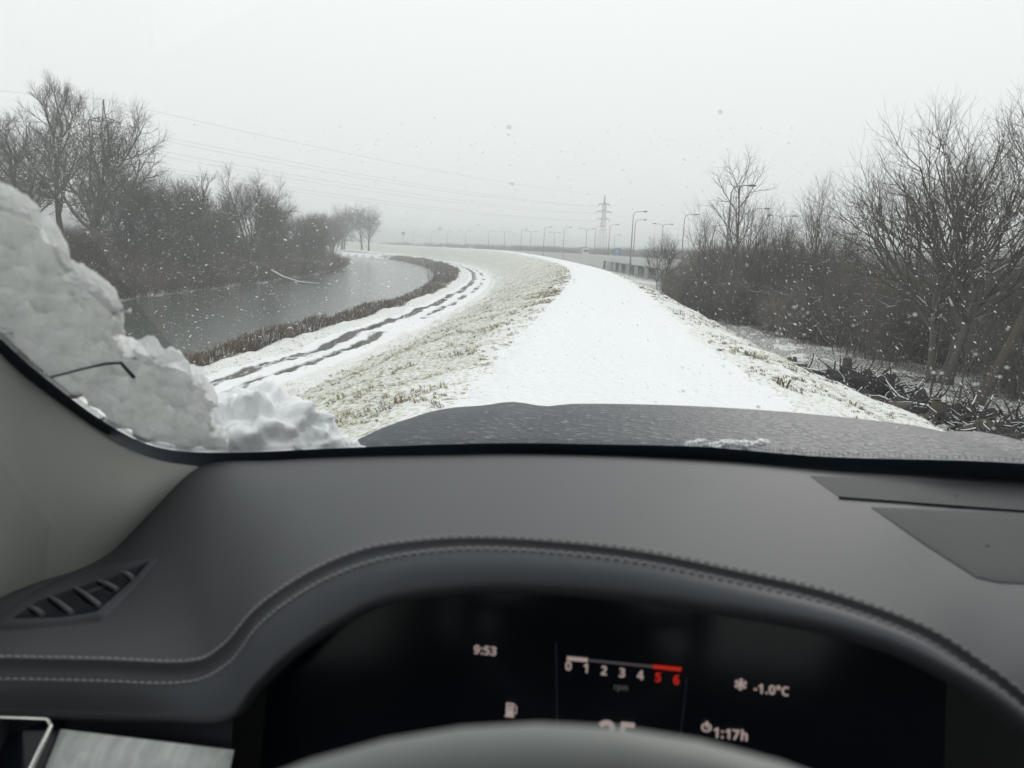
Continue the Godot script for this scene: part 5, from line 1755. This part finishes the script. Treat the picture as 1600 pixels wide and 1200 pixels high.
func build_traffic() -> void:
	var along := func(u: float, q: float) -> Array:
		var o := deck_side(u)
		return [deck_at(u) + o * q + Vector3(0, 0.1, 0), atan2(o.x, o.z)]
	var put := [["lorry", "grey box lorry beside the hazy bushes, far along the highway", 0.766, 6.0, "vehicle_grey"], ["lorry", "brownish box lorry by itself on the distant highway", 0.723, 5.0, "vehicle_brown"], ["car_on_highway", "small pale car behind the brownish lorry on the distant highway", 0.700, 6.0, "vehicle_white"], ["lorry", "grey box lorry on the highway near the end of the dyke road", 0.536, 5.0, "vehicle_grey"], ["car_on_highway", "small white car on the highway close to the bridge", 0.492, 7.0, "vehicle_white"]]
	for p in put:
		var w: Array = along.call(p[2], p[3])
		vehicle(p[0] if p[0] == "lorry" else "distant_car", p[1], w[0], w[1], mats[p[4]])
	var sg := thing("road_sign", "blue road sign with white markings above the bridge", "sign", Vector3(6.2, 0.0, -262.0), 0.1)
	var b := Buf.new()
	b.box(Vector3(0, 2.4, 0), Vector3(2.1, 2.0, 0.08))
	obj("panel", b.mesh(), mats.sign_blue, sg)
	b = Buf.new()
	for d in [[-0.3, 2.95, 1.1], [0.1, 2.45, 1.3], [-0.2, 1.95, 1.0]]:
		b.box(Vector3(d[0], d[1], 0.055), Vector3(d[2], 0.16, 0.02))
	obj("markings", b.mesh(), mats.vehicle_white, sg)
	for s in [-1.0, 1.0]:
		b = Buf.new()
		b.tube(PackedVector3Array([Vector3(s * 0.7, -0.5, -0.1), Vector3(s * 0.7, 3.2, -0.1)]), PackedFloat32Array([0.06, 0.06]), 6)
		obj("post", b.mesh(), mats.steel, sg)
	var bb := thing("roadside_sign", "small grey sign on a post by the far end of the highway", "sign", Vector3(-150.0, 0.0, -590.0), 0.2)
	b = Buf.new()
	b.box(Vector3(0, 10.0, 0), Vector3(2.6, 2.2, 0.15))
	obj("panel", b.mesh(), mats.vehicle_grey, bb)
	b = Buf.new()
	b.tube(PackedVector3Array([Vector3(0, -3, -0.1), Vector3(0, 10, -0.1)]), PackedFloat32Array([0.15, 0.12]), 6)
	obj("post", b.mesh(), mats.steel, bb)

func build_landing() -> void:
	var t := thing("boat_landing", "snowy concrete slabs with dark gaps sloping into the river bend", "landing", Vector3.ZERO)
	for k in 5:
		var x := -113.0 + 4.6 * k
		var z := -343.0 + 6.0 * k * 0.6
		var b := Buf.new()
		b.box(Vector3(x, -4.1, z), Vector3(4.1, 0.35, 9.0), Basis(Vector3.UP, 0.45) * Basis(Vector3.RIGHT, 0.20))
		obj("slab", b.mesh(), mats.snow, t)
	var b2 := Buf.new()
	b2.box(Vector3(-104.0, -4.6, -334.0), Vector3(26.0, 0.5, 9.5), Basis(Vector3.UP, -0.62) * Basis(Vector3.RIGHT, 0.2))
	obj("ramp", b2.mesh(), mats.concrete, t)

func build_far_bushes(bushes: Array) -> void:
	var rng := RandomNumberGenerator.new()
	rng.seed = 5
	var places := [[], [], [], [], []]
	var tints := [[], [], [], [], []]
	for k in 260:
		var u := rng.randf_range(0.44, 0.86)
		var p := deck_at(u) + deck_side(u) * rng.randf_range(-30.0, -14.0)
		var size := rng.randf_range(1.0, 2.0)
		places[k % 5].append(Transform3D(Basis(Vector3.UP, rng.randf() * TAU).scaled(Vector3(size * 1.8, size, size * 1.8)), Vector3(p.x, -1.2, p.z)))
		tints[k % 5].append(Color(0.08, 0.075, 0.07))
	var far := thing("hedgerow", "hazy grey bushes behind the distant highway", "bushes")
	far.set_meta("kind", "stuff")
	for k in 5:
		scatter("brushwood", bushes[k], mats.twig_tinted, places[k], tints[k], far)

func build_snowfall() -> void:
	var rng := RandomNumberGenerator.new()
	rng.seed = 29
	var flakes := []
	for v in 3:
		var b := Buf.new()
		for k in 3:
			var at := smooth_rand(rng) * 0.35 + Vector3(0, 0, 0)
			var q := []
			for d in [Vector3.RIGHT, Vector3.UP, Vector3.BACK, Vector3.LEFT, Vector3.DOWN, Vector3.FORWARD]:
				q.append(at + d * rng.randf_range(0.35, 0.8) * Vector3(2.6, 0.55, 0.6))
			for f in [[0, 1, 2], [1, 3, 2], [3, 4, 2], [4, 0, 2], [1, 0, 5], [3, 1, 5], [4, 3, 5], [0, 4, 5]]:
				b.tri(q[f[0]], q[f[2]], q[f[1]])
		flakes.append(b.mesh())
	var places := [[], [], []]
	for k in 60000:
		var s := 3.0 + pow(rng.randf(), 0.75) * 44.0
		var x := rng.randf_range(-0.95, 0.72) * s - 0.1 * s
		var y := 1.5 + rng.randf_range(-0.28, 0.16) * s
		if y < land(x, -s) + 0.05: continue
		var size := rng.randf_range(0.0024, 0.0068) * (0.9 + 0.012 * s)
		var spin := Basis.from_euler(Vector3(rng.randf_range(-0.6, 0.6), rng.randf_range(-0.8, 0.8), rng.randf_range(-0.5, 0.9) if x < 0.0 else rng.randf_range(-1.2, -0.2)))
		places[k % 3].append(Transform3D(spin.scaled(Vector3.ONE * size), Vector3(x, y, -s)))
	var fall := thing("snowfall", "snowflakes drifting in the air ahead of the car", "snow")
	fall.set_meta("kind", "stuff")
	for v in 3:
		scatter("snowflakes", flakes[v], mats.flake, places[v], [], fall)

func far_materials() -> void:
	mat("asphalt", lin(0.11, 0.115, 0.12), 0.7)
	mat("concrete", lin(0.46, 0.46, 0.455), 0.9)
	mat("blue_panel", lin(0.24, 0.32, 0.38), 0.8)
	mat("steel", lin(0.11, 0.115, 0.12), 0.6, 0.2)
	mat("vehicle_grey", lin(0.18, 0.19, 0.2), 0.5)
	mat("vehicle_brown", lin(0.2, 0.16, 0.13), 0.5)
	mat("vehicle_white", lin(0.7, 0.7, 0.7), 0.5)
	mat("sign_blue", lin(0.05, 0.14, 0.38), 0.6)
	mat("dead_wood", lin(0.11, 0.096, 0.08), 0.95)
	mat("cut_wood", lin(0.11, 0.088, 0.066), 0.95)
	mat("dark_root", lin(0.035, 0.031, 0.03), 0.95)
	var fl := mat("flake", lin(0.85, 0.86, 0.87), 0.8)
	fl.backlight_enabled = true
	fl.backlight = Color(0.9, 0.9, 0.9)

func _ready() -> void:
	# ------------------------------------------------------------ camera, sky, sun, exposure
	var cam := Camera3D.new()
	cam.name = "camera"
	add_child(cam)
	cam.position = Vector3(0.0, 1.5, 0.0)
	cam.basis = Basis(Vector3.UP, deg_to_rad(5.9)) * Basis(Vector3.RIGHT, deg_to_rad(-9.9)) * Basis(Vector3.BACK, deg_to_rad(2.5))
	var lens := CameraAttributesPhysical.new()      # the small lens of a phone, set for the distance: an opening of 3 mm
	lens.frustum_focal_length = 24.06
	lens.exposure_aperture = 8.0
	lens.frustum_focus_distance = 14.0
	lens.frustum_near = 0.02
	lens.frustum_far = 4000.0
	cam.attributes = lens
	cam.fov = 53.0
	cam.near = 0.02
	cam.far = 4000.0
	cam.current = true
	var e := Environment.new()
	e.background_mode = Environment.BG_SKY
	var sky := Sky.new()
	var sm := ProceduralSkyMaterial.new()
	sm.sky_top_color = lin(0.765, 0.80, 0.79)
	sm.sky_horizon_color = lin(0.318, 0.334, 0.330)
	sm.sky_curve = 2.0
	sm.ground_horizon_color = lin(0.318, 0.334, 0.330)
	sm.ground_bottom_color = lin(0.24, 0.25, 0.25)
	sky.sky_material = sm
	e.sky = sky
	e.background_energy_multiplier = 2.6
	e.tonemap_mode = Environment.TONE_MAPPER_LINEAR
	e.tonemap_exposure = 1.06
	e.volumetric_fog_enabled = true
	e.volumetric_fog_density = 0.0
	e.sdfgi_enabled = true
	e.ssao_enabled = true
	e.ssil_enabled = true
	var we := WorldEnvironment.new()
	we.name = "world_environment"
	we.environment = e
	add_child(we)
	var sun := DirectionalLight3D.new()
	sun.name = "sun"
	add_child(sun)
	sun.rotation_degrees = Vector3(-22.0, 160.0, 0.0)
	sun.light_energy = 0.3
	sun.light_angular_distance = 30.0
	sun.light_color = Color(1.0, 0.98, 0.95)
	sun.sky_mode = DirectionalLight3D.SKY_MODE_LIGHT_ONLY
	sun.shadow_enabled = true

	# the snowy air that lies low over the land
	var air := FogVolume.new()
	air.name = "haze"
	air.shape = RenderingServer.FOG_VOLUME_SHAPE_BOX
	air.size = Vector3(1900.0, 22.0, 1500.0)
	var am := FogMaterial.new()
	am.resource_name = "haze"
	am.density = 0.0018
	am.albedo = Color(0.985, 1.0, 0.995)
	air.material = am
	add_child(air)
	air.position = Vector3(0.0, 4.0, -600.0)
	tag(air, "pale haze of falling snow lying over the land", "haze", "", "stuff")

	noise.seed = 4
	noise.frequency = 0.1
	noise.fractal_octaves = 3
	rough.seed = 9
	rough.frequency = 1.0
	rough.fractal_octaves = 4
	soft.seed = 14
	soft.frequency = 0.1
	soft.fractal_octaves = 1
	make_materials()
	# ------------------------------------------------------------ setting
	build_ground()
	build_road()
	build_track()
	build_water()
	# ------------------------------------------------------------ the car
	build_car()
	build_windscreen_snow()
	# ------------------------------------------------------------ far things, plants, small things
	far_materials()
	build_highway()
	build_lamps()
	build_power_lines()
	build_traffic()
	build_landing()
	var bushes := bush_meshes()
	build_thickets(bushes)
	build_far_bushes(bushes)
	build_river_trees()
	build_thicket_trees()
	build_big_trees()
	build_brush_pile()
	build_grass_and_reeds()
	build_snowfall()
